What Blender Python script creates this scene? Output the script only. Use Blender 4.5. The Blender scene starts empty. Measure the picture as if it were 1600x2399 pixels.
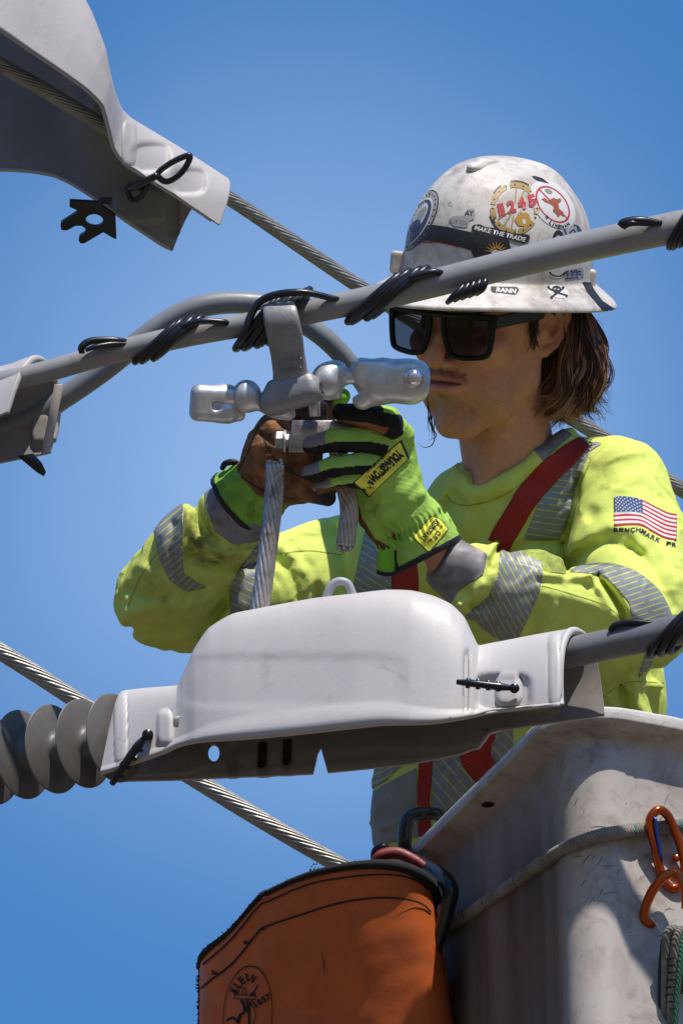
import bpy, bmesh, math, random
import numpy as np
from mathutils import Vector, Matrix
from mathutils.bvhtree import BVHTree
sc = bpy.context.scene
COL = sc.collection
rnd = random.Random(7); nr = np.random.RandomState(11)
R_ = math.radians
# ------------------------------------------------------------- camera
PITCH = R_(25.0); S = 0.00051; D0 = 14.0
CAM = np.array([0.0, 0.0, 1.7])
cr = np.array([1.0, 0, 0]); cf = np.array([0, math.cos(PITCH), math.sin(PITCH)]); cu = np.array([0, -math.sin(PITCH), math.cos(PITCH)])
cd = bpy.data.cameras.new('camera'); cam = bpy.data.objects.new('camera', cd); COL.objects.link(cam)
cam.location = CAM; cam.rotation_euler = (math.pi/2 + PITCH, 0, 0)
cd.sensor_fit = 'HORIZONTAL'; cd.angle = 2*math.atan(800*S/D0); cd.clip_start = 0.5; cd.clip_end = 5000
sc.camera = cam
# ------------------------------------------------------------- world, sun
SUN_EL, SUN_AZ = R_(58), R_(24)          # azimuth from straight behind the camera towards the right
wd = bpy.data.worlds.new('World'); sc.world = wd; wd.use_nodes = True
nt = wd.node_tree; nt.nodes.clear()
sky = nt.nodes.new('ShaderNodeTexSky'); sky.sky_type = 'NISHITA'; sky.sun_disc = False
to_sun = Vector((math.sin(SUN_AZ)*math.cos(SUN_EL), -math.cos(SUN_AZ)*math.cos(SUN_EL), math.sin(SUN_EL)))
sky.sun_elevation = SUN_EL; sky.sun_rotation = math.atan2(to_sun.x, to_sun.y)
sky.air_density = 1.0; sky.dust_density = 0.15; sky.ozone_density = 2.2; sky.altitude = 300
bg = nt.nodes.new('ShaderNodeBackground'); bg.inputs[1].default_value = 0.106
wo = nt.nodes.new('ShaderNodeOutputWorld')
nt.links.new(sky.outputs[0], bg.inputs[0]); nt.links.new(bg.outputs[0], wo.inputs[0])
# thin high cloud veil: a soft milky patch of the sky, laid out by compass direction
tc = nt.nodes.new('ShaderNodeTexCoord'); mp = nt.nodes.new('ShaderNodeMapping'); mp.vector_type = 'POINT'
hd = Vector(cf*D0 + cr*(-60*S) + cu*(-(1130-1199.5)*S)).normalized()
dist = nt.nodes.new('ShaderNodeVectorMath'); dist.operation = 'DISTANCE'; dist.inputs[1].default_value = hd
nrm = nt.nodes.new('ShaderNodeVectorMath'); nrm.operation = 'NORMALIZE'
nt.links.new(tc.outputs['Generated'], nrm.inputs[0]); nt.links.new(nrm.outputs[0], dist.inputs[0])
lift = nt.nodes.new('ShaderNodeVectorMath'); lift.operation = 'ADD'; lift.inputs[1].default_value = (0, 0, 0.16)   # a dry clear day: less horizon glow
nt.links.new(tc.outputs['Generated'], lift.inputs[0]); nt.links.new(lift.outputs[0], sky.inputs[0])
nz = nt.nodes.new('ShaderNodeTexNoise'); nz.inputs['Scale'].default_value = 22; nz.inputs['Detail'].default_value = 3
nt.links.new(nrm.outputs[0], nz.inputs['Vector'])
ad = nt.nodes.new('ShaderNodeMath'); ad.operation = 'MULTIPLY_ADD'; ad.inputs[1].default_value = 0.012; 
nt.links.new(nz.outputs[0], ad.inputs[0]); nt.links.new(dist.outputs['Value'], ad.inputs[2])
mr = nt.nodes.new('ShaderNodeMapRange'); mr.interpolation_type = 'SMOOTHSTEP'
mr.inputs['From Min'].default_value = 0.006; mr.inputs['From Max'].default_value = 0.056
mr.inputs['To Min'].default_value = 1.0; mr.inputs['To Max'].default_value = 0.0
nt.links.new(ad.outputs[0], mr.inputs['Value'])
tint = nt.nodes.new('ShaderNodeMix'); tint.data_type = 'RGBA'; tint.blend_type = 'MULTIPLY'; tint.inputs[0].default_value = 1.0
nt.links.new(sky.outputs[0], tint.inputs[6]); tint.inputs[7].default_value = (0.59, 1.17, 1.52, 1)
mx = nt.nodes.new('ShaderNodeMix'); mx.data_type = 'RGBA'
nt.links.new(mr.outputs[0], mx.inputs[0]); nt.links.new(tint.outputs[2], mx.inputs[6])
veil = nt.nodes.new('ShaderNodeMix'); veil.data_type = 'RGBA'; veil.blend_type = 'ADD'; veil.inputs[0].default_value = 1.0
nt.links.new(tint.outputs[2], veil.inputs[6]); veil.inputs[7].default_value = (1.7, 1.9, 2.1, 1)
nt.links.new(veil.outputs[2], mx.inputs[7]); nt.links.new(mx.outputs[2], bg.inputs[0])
sl = bpy.data.lights.new('sun', 'SUN'); sl.energy = 4.3; sl.angle = R_(0.55); sl.color = (1.0, 0.93, 0.84)
so = bpy.data.objects.new('sun', sl); COL.objects.link(so); so.rotation_euler = to_sun.to_track_quat('Z', 'Y').to_euler()
sc.view_settings.view_transform = 'Standard'; sc.view_settings.look = 'None'; sc.view_settings.exposure = 0.28; sc.view_settings.gamma = 1.0
sc.render.engine = 'CYCLES'; sc.cycles.max_bounces = 6
# ------------------------------------------------------------- space: photo-scale units (x right, y down, w away; 1 unit = 0.51 mm at 14 m)
def W(P):
    P = np.asarray(P, dtype=float).reshape(-1, 3)
    dep = D0 + P[:, 2]*S; k = S*dep/D0
    return CAM + np.outer((P[:, 0]-800)*k, cr) + np.outer(-(P[:, 1]-1199.5)*k, cu) + np.outer(dep, cf)
UP = np.array([0, -math.cos(PITCH), math.sin(PITCH)]); BK = np.array([0, math.sin(PITCH), math.cos(PITCH)]); EX = np.array([1.0, 0, 0])
LOC = {}; PX = {}
def obj(name, V, F, m, parent=None, at=None, smooth=True, mi=None, col=None, uv=None, solid=None, label=None, kind=None, soff=-1):
    V = np.asarray(V, dtype=float).reshape(-1, 3)
    wv = W(V)
    if parent is not None: loc = LOC[parent.name]
    else:
        loc = W([at])[0] if at is not None else np.array([wv[:, 0].mean(), wv[:, 1].mean(), wv[:, 2].min()])
    me = bpy.data.meshes.new(name)
    F = [list(map(int, f)) for f in F] if not isinstance(F, np.ndarray) else F.tolist()
    me.from_pydata((wv-loc).tolist(), [], F)
    if smooth: me.polygons.foreach_set('use_smooth', [True]*len(me.polygons))
    for mm in (m if isinstance(m, (list, tuple)) else [m]): me.materials.append(mm)
    if mi is not None: me.polygons.foreach_set('material_index', list(map(int, mi)))
    if col is not None:
        a = me.color_attributes.new('albedo', 'FLOAT_COLOR', 'POINT')
        a.data.foreach_set('color', np.concatenate([col, np.ones((len(col), 1))], 1).astype(np.float32).ravel())
    if uv is not None:
        a = me.attributes.new('strip', 'FLOAT_VECTOR', 'POINT')
        uvw = np.zeros((len(V), 3), np.float32); uvw[:, :2] = uv
        a.data.foreach_set('vector', uvw.ravel())
    me.validate(); me.update()
    o = bpy.data.objects.new(name, me); COL.objects.link(o)
    if parent is not None: o.parent = parent
    else: o.location = loc
    LOC[o.name] = loc; PX[o.name] = (V, F)
    if solid:
        md = o.modifiers.new('thickness', 'SOLIDIFY'); md.thickness = solid*S; md.offset = soff
    if label: o['label'] = label
    if kind: o['kind'] = kind
    return o
def thing(name, label, cat, at, group=None):
    o = bpy.data.objects.new(name, None); COL.objects.link(o); loc = W([at])[0]
    o.location = loc; o.empty_display_size = 0.05; LOC[o.name] = loc
    return tag(o, label, cat, group)
def tag(o, label, cat, group=None):
    o['label'] = label; o['category'] = cat
    if group: o['group'] = group
    return o
# ------------------------------------------------------------- materials
def mat(name, col, rough=0.5, metal=0.0, var=0.0, vs=30, bump=0.0, bs=250, stain=None, ss=18, st=(0.56, 0.72), attr=False, spec=0.5, sss=0.0, strip=None, scratch=None, weave=None, coat=0.0):
    m = bpy.data.materials.new(name); m.use_nodes = True; n = m.node_tree; L = n.links; b = n.nodes['Principled BSDF']
    b.inputs['Roughness'].default_value = rough; b.inputs['Metallic'].default_value = metal; b.inputs['Specular IOR Level'].default_value = spec
    if coat: b.inputs['Coat Weight'].default_value = coat; b.inputs['Coat Roughness'].default_value = 0.15
    tc = n.nodes.new('ShaderNodeTexCoord'); co = tc.outputs['Object']
    if attr:
        a = n.nodes.new('ShaderNodeAttribute'); a.attribute_name = 'albedo'; src = a.outputs['Color']
    else:
        a = n.nodes.new('ShaderNodeRGB'); a.outputs[0].default_value = (*col, 1); src = a.outputs[0]
    def noise(scale, detail=4, rr=0.6, vec=None, dist=0.0):
        t = n.nodes.new('ShaderNodeTexNoise'); t.inputs['Scale'].default_value = scale; t.inputs['Detail'].default_value = detail
        t.inputs['Roughness'].default_value = rr; t.inputs['Distortion'].default_value = dist; L.new(vec or co, t.inputs['Vector']); return t.outputs['Fac']
    def rng(v, a0, a1, b0, b1):
        r = n.nodes.new('ShaderNodeMapRange'); L.new(v, r.inputs['Value'])
        for k, q in zip(('From Min', 'From Max', 'To Min', 'To Max'), (a0, a1, b0, b1)): r.inputs[k].default_value = q
        return r.outputs[0]
    def mix(bt, fac, A, B):
        x = n.nodes.new('ShaderNodeMix'); x.data_type = 'RGBA'; x.blend_type = bt
        for s_, v in ((0, fac), (6, A), (7, B)):
            if isinstance(v, (float, int)): x.inputs[s_].default_value = v
            elif isinstance(v, tuple): x.inputs[s_].default_value = (*v, 1)
            else: L.new(v, x.inputs[s_])
        return x.outputs[2]
    if strip:      # fine lines printed along the tape: (line colour, spacing, width, slant)
        lc, sp, wdt, slant, seg = strip
        at = n.nodes.new('ShaderNodeAttribute'); at.attribute_name = 'strip'; sx = n.nodes.new('ShaderNodeSeparateXYZ'); L.new(at.outputs['Vector'], sx.inputs[0])
        def mth(op, A, B=None, C=None):
            q = n.nodes.new('ShaderNodeMath'); q.operation = op
            for i_, v in enumerate((A, B, C)):
                if v is None: continue
                if isinstance(v, (int, float)): q.inputs[i_].default_value = v
                else: L.new(v, q.inputs[i_])
            return q.outputs[0]
        u = mth('MULTIPLY_ADD', sx.outputs[1], slant, sx.outputs[0])
        row = mth('FLOOR', mth('DIVIDE', u, sp))
        fr = mth('FRACT', mth('DIVIDE', u, sp)); ln = mth('LESS_THAN', fr, wdt/sp)
        if seg:
            off = mth('MULTIPLY', mth('MODULO', mth('ABSOLUTE', row), 2.0), seg*0.5)
            f2 = mth('FRACT', mth('DIVIDE', mth('ADD', sx.outputs[1], off), seg)); ln = mth('MULTIPLY', ln, mth('LESS_THAN', f2, 0.86))
        src = mix('MIX', ln, src, lc)
    if var: src = mix('MULTIPLY', 1.0, src, rng(noise(vs), 0.25, 0.75, 1-var, 1+var*0.6))
    if stain:
        for i_, (sc_, scale) in enumerate(((stain, ss), (stain, ss*3.7))):
            f = rng(noise(scale, 6, 0.7, dist=0.6), st[0]+0.02*i_, st[1]+0.02*i_, 0, 0.75 if i_ == 0 else 0.5); src = mix('MIX', f, src, sc_)
    if scratch:
        mp = n.nodes.new('ShaderNodeMapping'); mp.inputs['Scale'].default_value = (9, 9, 70); mp.inputs['Rotation'].default_value = (0.5, 0.5, 0.9); L.new(co, mp.inputs[0])
        f = rng(noise(3.0, 5, 0.7, vec=mp.outputs[0]), 0.66, 0.74, 0, 0.6); src = mix('MIX', f, src, scratch)
    L.new(src, b.inputs['Base Color'])
    if sss:
        b.inputs['Subsurface Weight'].default_value = sss; b.inputs['Subsurface Radius'].default_value = (0.008, 0.003, 0.0015); b.inputs['Subsurface Scale'].default_value = 0.6
    h = None
    if bump:
        bn = n.nodes.new('ShaderNodeBump'); bn.inputs['Strength'].default_value = bump; bn.inputs['Distance'].default_value = 0.0012
        L.new(noise(bs, 5, 0.65), bn.inputs['Height']); L.new(bn.outputs[0], b.inputs['Normal']); h = bn
    if weave:
        wv = n.nodes.new('ShaderNodeTexWave'); wv.wave_type = 'BANDS'; wv.bands_direction = 'DIAGONAL'; wv.inputs['Scale'].default_value = weave; L.new(co, wv.inputs[0])
        b2 = n.nodes.new('ShaderNodeBump'); b2.inputs['Strength'].default_value = 0.7; b2.inputs['Distance'].default_value = 0.0012; L.new(wv.outputs['Fac'], b2.inputs['Height'])
        if h: L.new(h.outputs[0], b2.inputs['Normal'])
        L.new(b2.outputs[0], b.inputs['Normal'])
    if rough < 0.9 and (var or stain):
        L.new(rng(noise(vs*2.3), 0.3, 0.7, max(0.05, rough-0.1), min(1, rough+0.14)), b.inputs['Roughness'])
    return m
# ------------------------------------------------------------- geometry tools
def cat(parts):
    Vs, Fs, n = [], [], 0
    for V, F in parts:
        Vs.append(np.asarray(V)); Fs += [[int(i)+n for i in f] for f in F]; n += len(V)
    return np.concatenate(Vs), Fs
def spline(P, n, closed=False):
    P = np.asarray(P, float); k = len(P)
    if closed: Q = np.vstack([P[-1:], P, P[:2]]); segs = k
    else: Q = np.vstack([2*P[:1]-P[1:2], P, 2*P[-1:]-P[-2:-1]]); segs = k-1
    T = np.linspace(0, segs, n, endpoint=not closed); i = np.minimum(T.astype(int), segs-1); t = (T-i)[:, None]
    a, b, c, d = Q[i], Q[i+1], Q[i+2], Q[i+3]
    return 0.5*((2*b)+(-a+c)*t+(2*a-5*b+4*c-d)*t*t+(-a+3*b-3*c+d)*t**3)
def frames(C, closed=False):
    T = np.roll(C, -1, 0)-np.roll(C, 1, 0)
    if not closed: T[0] = C[1]-C[0]; T[-1] = C[-1]-C[-2]
    T /= np.linalg.norm(T, axis=1)[:, None]+1e-9
    ref = np.array([0.0, 0, 1.0]) if abs(T[0][2]) < 0.9 else np.array([0, 1.0, 0]); N = np.zeros_like(T); u = ref
    for i in range(len(T)):
        u = u-T[i]*u.dot(T[i]); u /= np.linalg.norm(u)+1e-9; N[i] = u
    return T, N, np.cross(T, N)
def tube(P, r, n=12, res=None, closed=False, flat=1.0, caps=True, raw=False):
    C = np.asarray(P, float) if raw else spline(P, res or max(8, len(P)*8), closed)
    m = len(C); r = np.asarray(r, float)
    if r.ndim == 0: rr = np.full(m, float(r))
    else: rr = np.interp(np.linspace(0, 1, m), np.linspace(0, 1, len(r)), r)
    T, N, B = frames(C, closed); a = np.arange(n)*2*np.pi/n
    V = (C[:, None]+rr[:, None, None]*(np.cos(a)[None, :, None]*N[:, None]*flat+np.sin(a)[None, :, None]*B[:, None])).reshape(-1, 3)
    F = []
    for i in range(m if closed else m-1):
        j = (i+1) % m
        for q in range(n): F.append([i*n+q, i*n+(q+1) % n, j*n+(q+1) % n, j*n+q])
    if caps and not closed: F.append(list(range(n))[::-1]); F.append([(m-1)*n+q for q in range(n)])
    return V, F
def stranded(P, R, ns=14, pitch=260, sr=None, res=None, wires=True):
    L = spline(P, 60); tot = np.linalg.norm(np.diff(L, axis=0), axis=1).sum(); m = res or int(tot/9)
    C = spline(P, m); T, N, B = frames(C); s = np.concatenate([[0], np.cumsum(np.linalg.norm(np.diff(C, axis=0), axis=1))])
    sr = sr or R*math.sin(math.pi/ns)*1.02; parts = [tube(C, R*0.62, 10, raw=True)]
    for k in range(ns):
        a = 2*np.pi*(k/ns)-s*2*np.pi/pitch
        parts.append(tube(C+(R-sr)*(np.cos(a)[:, None]*N+np.sin(a)[:, None]*B), sr, 6, raw=True))
    return cat(parts)
def grid_faces(n, m, wrap=False):
    F = []
    for i in range(n-1):
        for j in range(m if wrap else m-1): F.append([i*m+j, i*m+(j+1) % m, (i+1)*m+(j+1) % m, (i+1)*m+j])
    return F
def prism(poly, w0, w1, bev=0):
    poly = np.asarray(poly, float); n = len(poly); c = poly.mean(0)
    if bev:
        d = poly-c; q = poly-d/np.linalg.norm(d, axis=1)[:, None]*bev; rings = [(q, w0), (poly, w0+bev), (poly, w1-bev), (q, w1)]
    else: rings = [(poly, w0), (poly, w1)]
    V = np.concatenate([np.column_stack([p, np.full(n, w)]) for p, w in rings]); F = [list(range(n))]
    for r in range(len(rings)-1):
        for i in range(n): F.append([r*n+i, (r+1)*n+i, (r+1)*n+(i+1) % n, r*n+(i+1) % n])
    F.append([(len(rings)-1)*n+i for i in range(n)][::-1]); return V, F
def bar(p0, p1, wid, thick, up=(0, 0, 1)):
    p0, p1, up = (np.asarray(v, float) for v in (p0, p1, up)); d = p1-p0; d /= np.linalg.norm(d); a = np.cross(d, up); a /= np.linalg.norm(a); b = np.cross(a, d)
    V = [p+a*sx*wid/2+b*sy*thick/2 for p in (p0, p1) for sx, sy in ((-1, -1), (1, -1), (1, 1), (-1, 1))]
    return np.array(V), [[0, 3, 2, 1], [4, 5, 6, 7], [0, 1, 5, 4], [1, 2, 6, 5], [2, 3, 7, 6], [3, 0, 4, 7]]
# signed distances (arrays of points)
def smin(a, b, k):
    h = np.maximum(k-np.abs(a-b), 0)/k; return np.minimum(a, b)-h*h*k*0.25
def smax(a, b, k): return -smin(-a, -b, k)
def ell(P, c, r):
    p = P-np.asarray(c, float); r = np.asarray(r, float); k0 = np.linalg.norm(p/r, axis=1); k1 = np.linalg.norm(p/(r*r), axis=1)+1e-9
    return k0*(k0-1)/k1
def cone(P, a, b, ra, rb):
    a = np.asarray(a, float); b = np.asarray(b, float); d = b-a; t = np.clip((P-a).dot(d)/d.dot(d), 0, 1)
    return np.linalg.norm(P-a-t[:, None]*d, axis=1)-(ra+(rb-ra)*t)
def chain(P, pts, k=14):
    f = None
    for (a, b) in zip(pts[:-1], pts[1:]):
        g = cone(P, a[:3], b[:3], a[3], b[3]); f = g if f is None else smin(f, g, k)
    return f
def box(P, c, h, M=None, r=4):
    p = P-np.asarray(c, float)
    if M is not None: p = p.dot(np.asarray(M).T)
    q = np.abs(p)-(np.asarray(h, float)-r)
    return np.linalg.norm(np.maximum(q, 0), axis=1)+np.minimum(q.max(1), 0)-r
def nets(f, xs, ys, zs, B=8, margin=14, lip=1.4):
    nx, ny, nz = len(xs), len(ys), len(zs); V = np.empty((nx, ny, nz), np.float32); M = np.zeros((nx, ny, nz), bool)
    bi = [(i, min(i+B, nx-1)) for i in range(0, nx-1, B)]; bj = [(i, min(i+B, ny-1)) for i in range(0, ny-1, B)]; bk = [(i, min(i+B, nz-1)) for i in range(0, nz-1, B)]
    C = np.array([[(xs[a[0]]+xs[a[1]])/2, (ys[b[0]]+ys[b[1]])/2, (zs[c[0]]+zs[c[1]])/2] for a in bi for b in bj for c in bk])
    H = np.array([[(xs[a[1]]-xs[a[0]])/2, (ys[b[1]]-ys[b[0]])/2, (zs[c[1]]-zs[c[0]])/2] for a in bi for b in bj for c in bk])
    fc = f(C); hd = np.linalg.norm(H, axis=1); n = 0
    for a in bi:
        for b in bj:
            for c in bk:
                V[a[0]:a[1]+1, b[0]:b[1]+1, c[0]:c[1]+1] = fc[n]
                n += 1
    n = 0; act = np.abs(fc) < hd*lip+margin
    for a in bi:
        for b in bj:
            for c in bk:
                if act[n]: M[a[0]:a[1]+1, b[0]:b[1]+1, c[0]:c[1]+1] = True
                n += 1
    I = np.argwhere(M)
    for s in range(0, len(I), 400000):
        q = I[s:s+400000]; V[q[:, 0], q[:, 1], q[:, 2]] = f(np.column_stack([xs[q[:, 0]], ys[q[:, 1]], zs[q[:, 2]]]))
    Sg = V < 0; cnt = np.zeros((nx-1, ny-1, nz-1), np.uint8)
    cor = [(i, j, k) for i in (0, 1) for j in (0, 1) for k in (0, 1)]
    for i, j, k in cor: cnt += Sg[i:nx-1+i, j:ny-1+j, k:nz-1+k]
    A = np.argwhere((cnt > 0) & (cnt < 8)); idx = -np.ones(cnt.shape, np.int64); idx[A[:, 0], A[:, 1], A[:, 2]] = np.arange(len(A))
    acc = np.zeros((len(A), 3)); num = np.zeros(len(A))
    G = lambda q: np.column_stack([xs[q[:, 0]], ys[q[:, 1]], zs[q[:, 2]]])
    for a in cor:
        for ax in range(3):
            if a[ax]: continue
            b = list(a); b[ax] = 1
            qa = A+np.array(a); qb = A+np.array(b); va = V[qa[:, 0], qa[:, 1], qa[:, 2]]; vb = V[qb[:, 0], qb[:, 1], qb[:, 2]]
            m = (va < 0) != (vb < 0); t = (va/(va-vb+1e-12))[:, None]; p = G(qa)*(1-t)+G(qb)*t
            acc[m] += p[m]; num[m] += 1
    P = acc/np.maximum(num, 1)[:, None]; F = []
    for ax in range(3):
        sl0 = [slice(None)]*3; sl1 = [slice(None)]*3; sl0[ax] = slice(0, -1); sl1[ax] = slice(1, None)
        E = np.argwhere(Sg[tuple(sl0)] != Sg[tuple(sl1)]); o1, o2 = [(1, 2), (2, 0), (0, 1)][ax]
        ok = (E[:, o1] > 0) & (E[:, o2] > 0) & (E[:, o1] < (nx, ny, nz)[o1]-1) & (E[:, o2] < (nx, ny, nz)[o2]-1); E = E[ok]
        ins = Sg[E[:, 0], E[:, 1], E[:, 2]]; q = []
        for d1, d2 in ((-1, -1), (0, -1), (0, 0), (-1, 0)):
            e = E.copy(); e[:, o1] += d1; e[:, o2] += d2; q.append(idx[e[:, 0], e[:, 1], e[:, 2]])
        q = np.stack(q, 1); q[~ins] = q[~ins][:, ::-1]; F.append(q)
    F = np.concatenate(F); F = F[(F >= 0).all(1)]
    return P, F
def largest(V, F):
    par = list(range(len(V)))
    def fd(i):
        while par[i] != i: par[i] = par[par[i]]; i = par[i]
        return i
    for f in F:
        r = fd(f[0])
        for j in f[1:]: par[fd(j)] = r
    cnt = {}
    for f in F: r = fd(f[0]); cnt[r] = cnt.get(r, 0)+1
    b = max(cnt, key=cnt.get); return [i for i, f in enumerate(F) if fd(f[0]) == b]
def ax(a, b, h): return np.arange(a, b+h, h, dtype=float)
def normals(V, F):
    F = np.asarray(F); n = np.cross(V[F[:, 2]]-V[F[:, 0]], V[F[:, 3]]-V[F[:, 1]]); N = np.zeros_like(V)
    for c in range(3):
        for k in range(4): N[:, c] += np.bincount(F[:, k], n[:, c], len(V))
    return N/(np.linalg.norm(N, axis=1)[:, None]+1e-9)
def pdist(x, y, P):
    """distance to polyline"""
    P = np.asarray(P, float); best = None
    for a, b in zip(P[:-1], P[1:]):
        d = b[:2]-a[:2]; t = np.clip(((x-a[0])*d[0]+(y-a[1])*d[1])/d.dot(d), 0, 1); q = (x-a[0]-t*d[0])**2+(y-a[1]-t*d[1])**2
        best = q if best is None else np.minimum(best, q)
    return np.sqrt(best)
def polyf(x, y, P, smoothn=0):
    """signed distance to a closed polygon, negative inside"""
    P = np.asarray(P, float)
    if smoothn: P = spline(P, smoothn, True)
    d = pdist(x, y, np.vstack([P, P[:1]])); ins = np.zeros(len(x), bool)
    for a, b in zip(P, np.roll(P, -1, 0)):
        c = ((a[1] > y) != (b[1] > y)) & (x < (b[0]-a[0])*(y-a[1])/(b[1]-a[1]+1e-12)+a[0]); ins ^= c
    return np.where(ins, -d, d)
def cut_patch(V, F, N, f, off=1.5, front=True, maxw=None, uvf=None):
    """the piece of surface where f<0, cut cleanly along f=0 and lifted by off"""
    F = np.asarray(F); T = np.vstack([F[:, [0, 1, 2]], F[:, [0, 2, 3]]]); f = f.copy()
    T = T[(f[T] < 0).any(1)]
    if front: T = T[(N[T][:, :, 2].mean(1) < 0.12)]
    if maxw is not None: T = T[V[T][:, :, 2].mean(1) < maxw]
    Vo = []; key = {}; out = []
    def vv(i):
        k = (i, i)
        if k not in key: key[k] = len(Vo); Vo.append(V[i]+N[i]*off)
        return key[k]
    def ed(i, j):
        k = (min(i, j), max(i, j))
        if k not in key:
            t = f[i]/(f[i]-f[j]); p = V[i]*(1-t)+V[j]*t; n = N[i]*(1-t)+N[j]*t; key[k] = len(Vo); Vo.append(p+n*off)
        return key[k]
    for t in T:
        a, b, c = (int(q) for q in t); s = [f[a] < 0, f[b] < 0, f[c] < 0]; k = sum(s)
        if k == 3: out.append([vv(a), vv(b), vv(c)]); continue
        while not (s[0] and (k == 1 or s[1])): a, b, c = b, c, a; s = s[1:]+s[:1]
        if k == 1: out.append([vv(a), ed(a, b), ed(a, c)])
        else: out.append([vv(a), vv(b), ed(b, c), ed(a, c)])
    Vo = np.array(Vo); return Vo, out, (uvf(Vo) if uvf else None)
BV = {}
def bvh(o):
    if o.name not in BV: V, F = PX[o.name]; BV[o.name] = BVHTree.FromPolygons([tuple(v) for v in V], [tuple(f) for f in F])
    return BV[o.name]
def drape(o, V2, lift=1.6):
    t = bvh(o); out = np.zeros((len(V2), 3)); ok = np.zeros(len(V2), bool)
    for i, (x, y) in enumerate(V2):
        h = t.ray_cast(Vector((x, y, -4000)), Vector((0, 0, 1)))
        if h[0] is not None: out[i] = (x, y, h[0].z-lift); ok[i] = True
    return out, ok
def decal(name, o, V2, F, m, lift=1.6, parent=None, solid=None, mi=None, uv=None, label=None, wmin=-9e9):
    V, ok = drape(o, V2, lift); ok &= V[:, 2] > wmin; keep = [i for i, f in enumerate(F) if all(ok[j] for j in f)]; F2 = [F[i] for i in keep]
    if not F2: return None
    if wmin > -1e9: k2 = largest(V, F2); keep = [keep[i] for i in k2]; F2 = [F2[i] for i in k2]
    used = sorted({j for f in F2 for j in f}); re = {j: k for k, j in enumerate(used)}
    F2 = [[re[j] for j in f] for f in F2]; V = V[used]
    n = np.zeros(3)
    for f in F2[:50]: n += np.cross(V[f[1]]-V[f[0]], V[f[2]]-V[f[0]])
    if n[2] > 0: F2 = [f[::-1] for f in F2]
    return obj(name, V, F2, m, parent or o, solid=solid, mi=[mi[i] for i in keep] if mi is not None else None, uv=np.asarray(uv)[used] if uv is not None else None, label=label)
def fillpoly(P, step=6, n=0):
    """polygon outline -> dense cut grid"""
    P = np.asarray(P, float)
    if n: P = spline(P, n, True)
    x0, y0 = P.min(0)-step; x1, y1 = P.max(0)+step; xs = np.arange(x0, x1+step, step); ys = np.arange(y0, y1+step, step)
    X, Y = np.meshgrid(xs, ys, indexing='ij'); V = np.column_stack([X.ravel(), Y.ravel(), np.zeros(X.size)]); F = np.array(grid_faces(len(xs), len(ys)))
    N = np.zeros_like(V); N[:, 2] = -1
    Vo, Fo, _ = cut_patch(V, F, N, polyf(V[:, 0], V[:, 1], P), off=0)
    return Vo[:, :2], Fo
def ellipse(c, a, b, ang, n=40):
    t = np.arange(n)*2*np.pi/n; ca, sa = math.cos(R_(ang)), math.sin(R_(ang)); x, y = a*np.cos(t), b*np.sin(t)
    return np.column_stack([c[0]+x*ca-y*sa, c[1]+x*sa+y*ca])
def ringm(c, a, b, ang, w, n=48, t0=0, t1=360):
    """flat elliptical ring band"""
    t = np.radians(np.linspace(t0, t1, n)); ca, sa = math.cos(R_(ang)), math.sin(R_(ang)); V = []
    for q in (0, 0.5, 1):
        x, y = (a-w*q)*np.cos(t), (b-w*b/a*q)*np.sin(t); V.append(np.column_stack([c[0]+x*ca-y*sa, c[1]+x*sa+y*ca]))
    return np.concatenate(V), grid_faces(3, n)
def line2(P, w, n=None):
    P = np.asarray(P, float); C = spline(P, n) if n else P; T = np.gradient(C, axis=0); T /= np.linalg.norm(T, axis=1)[:, None]+1e-9; Nn = np.column_stack([-T[:, 1], T[:, 0]])
    w = np.interp(np.linspace(0, 1, len(C)), np.linspace(0, 1, len(np.atleast_1d(w))), np.atleast_1d(w))[:, None]
    return np.concatenate([C-Nn*w/2, C+Nn*w/2]), grid_faces(2, len(C))
def glyphs(s, bold=0.02):
    c = bpy.data.curves.new('lettering', 'FONT'); c.body = s; c.size = 1; c.offset = bold; c.resolution_u = 2; c.align_x = 'CENTER'; c.fill_mode = 'FRONT'
    o = bpy.data.objects.new('lettering', c); me = bpy.data.meshes.new_from_object(o)
    V = np.array([v.co[:2] for v in me.vertices]) if len(me.vertices) else np.zeros((0, 2)); F = [list(p.vertices) for p in me.polygons]
    bpy.data.objects.remove(o); bpy.data.curves.remove(c); bpy.data.meshes.remove(me); return V, F
def text2(s, c, h, w=None, ang=0, bold=0.02, skew=0.0):
    V, F = glyphs(s, bold); cap = 0.72; x0, x1 = V[:, 0].min(), V[:, 0].max(); V = V-np.array([(x0+x1)/2, cap/2])
    sy = h/cap; sx = (w/(x1-x0)) if w else sy; x = V[:, 0]*sx+V[:, 1]*sy*skew; y = -V[:, 1]*sy; ca, sa = math.cos(R_(ang)), math.sin(R_(ang))
    return np.column_stack([c[0]+x*ca-y*sa, c[1]+x*sa+y*ca]), F
def text_path(s, P, h, wf=0.8, bold=0.02):
    """letters set one by one along a polyline"""
    C = spline(P, 80); d = np.concatenate([[0], np.cumsum(np.linalg.norm(np.diff(C, axis=0), axis=1))]); n = len(s); parts = []
    for i, ch in enumerate(s):
        if ch == ' ': continue
        q = (i+0.5)/n*d[-1]; x = np.interp(q, d, C[:, 0]); y = np.interp(q, d, C[:, 1]); x2 = np.interp(q+3, d, C[:, 0]); y2 = np.interp(q+3, d, C[:, 1]); x1 = np.interp(q-3, d, C[:, 0]); y1 = np.interp(q-3, d, C[:, 1])
        parts.append(text2(ch, (x, y), h, d[-1]/n*wf*(0.4 if ch in 'I1' else 1), math.degrees(math.atan2(y2-y1, x2-x1)), bold))
    V, F = cat([(np.column_stack([v, np.zeros(len(v))]), f) for v, f in parts]); return V[:, :2], F
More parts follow.
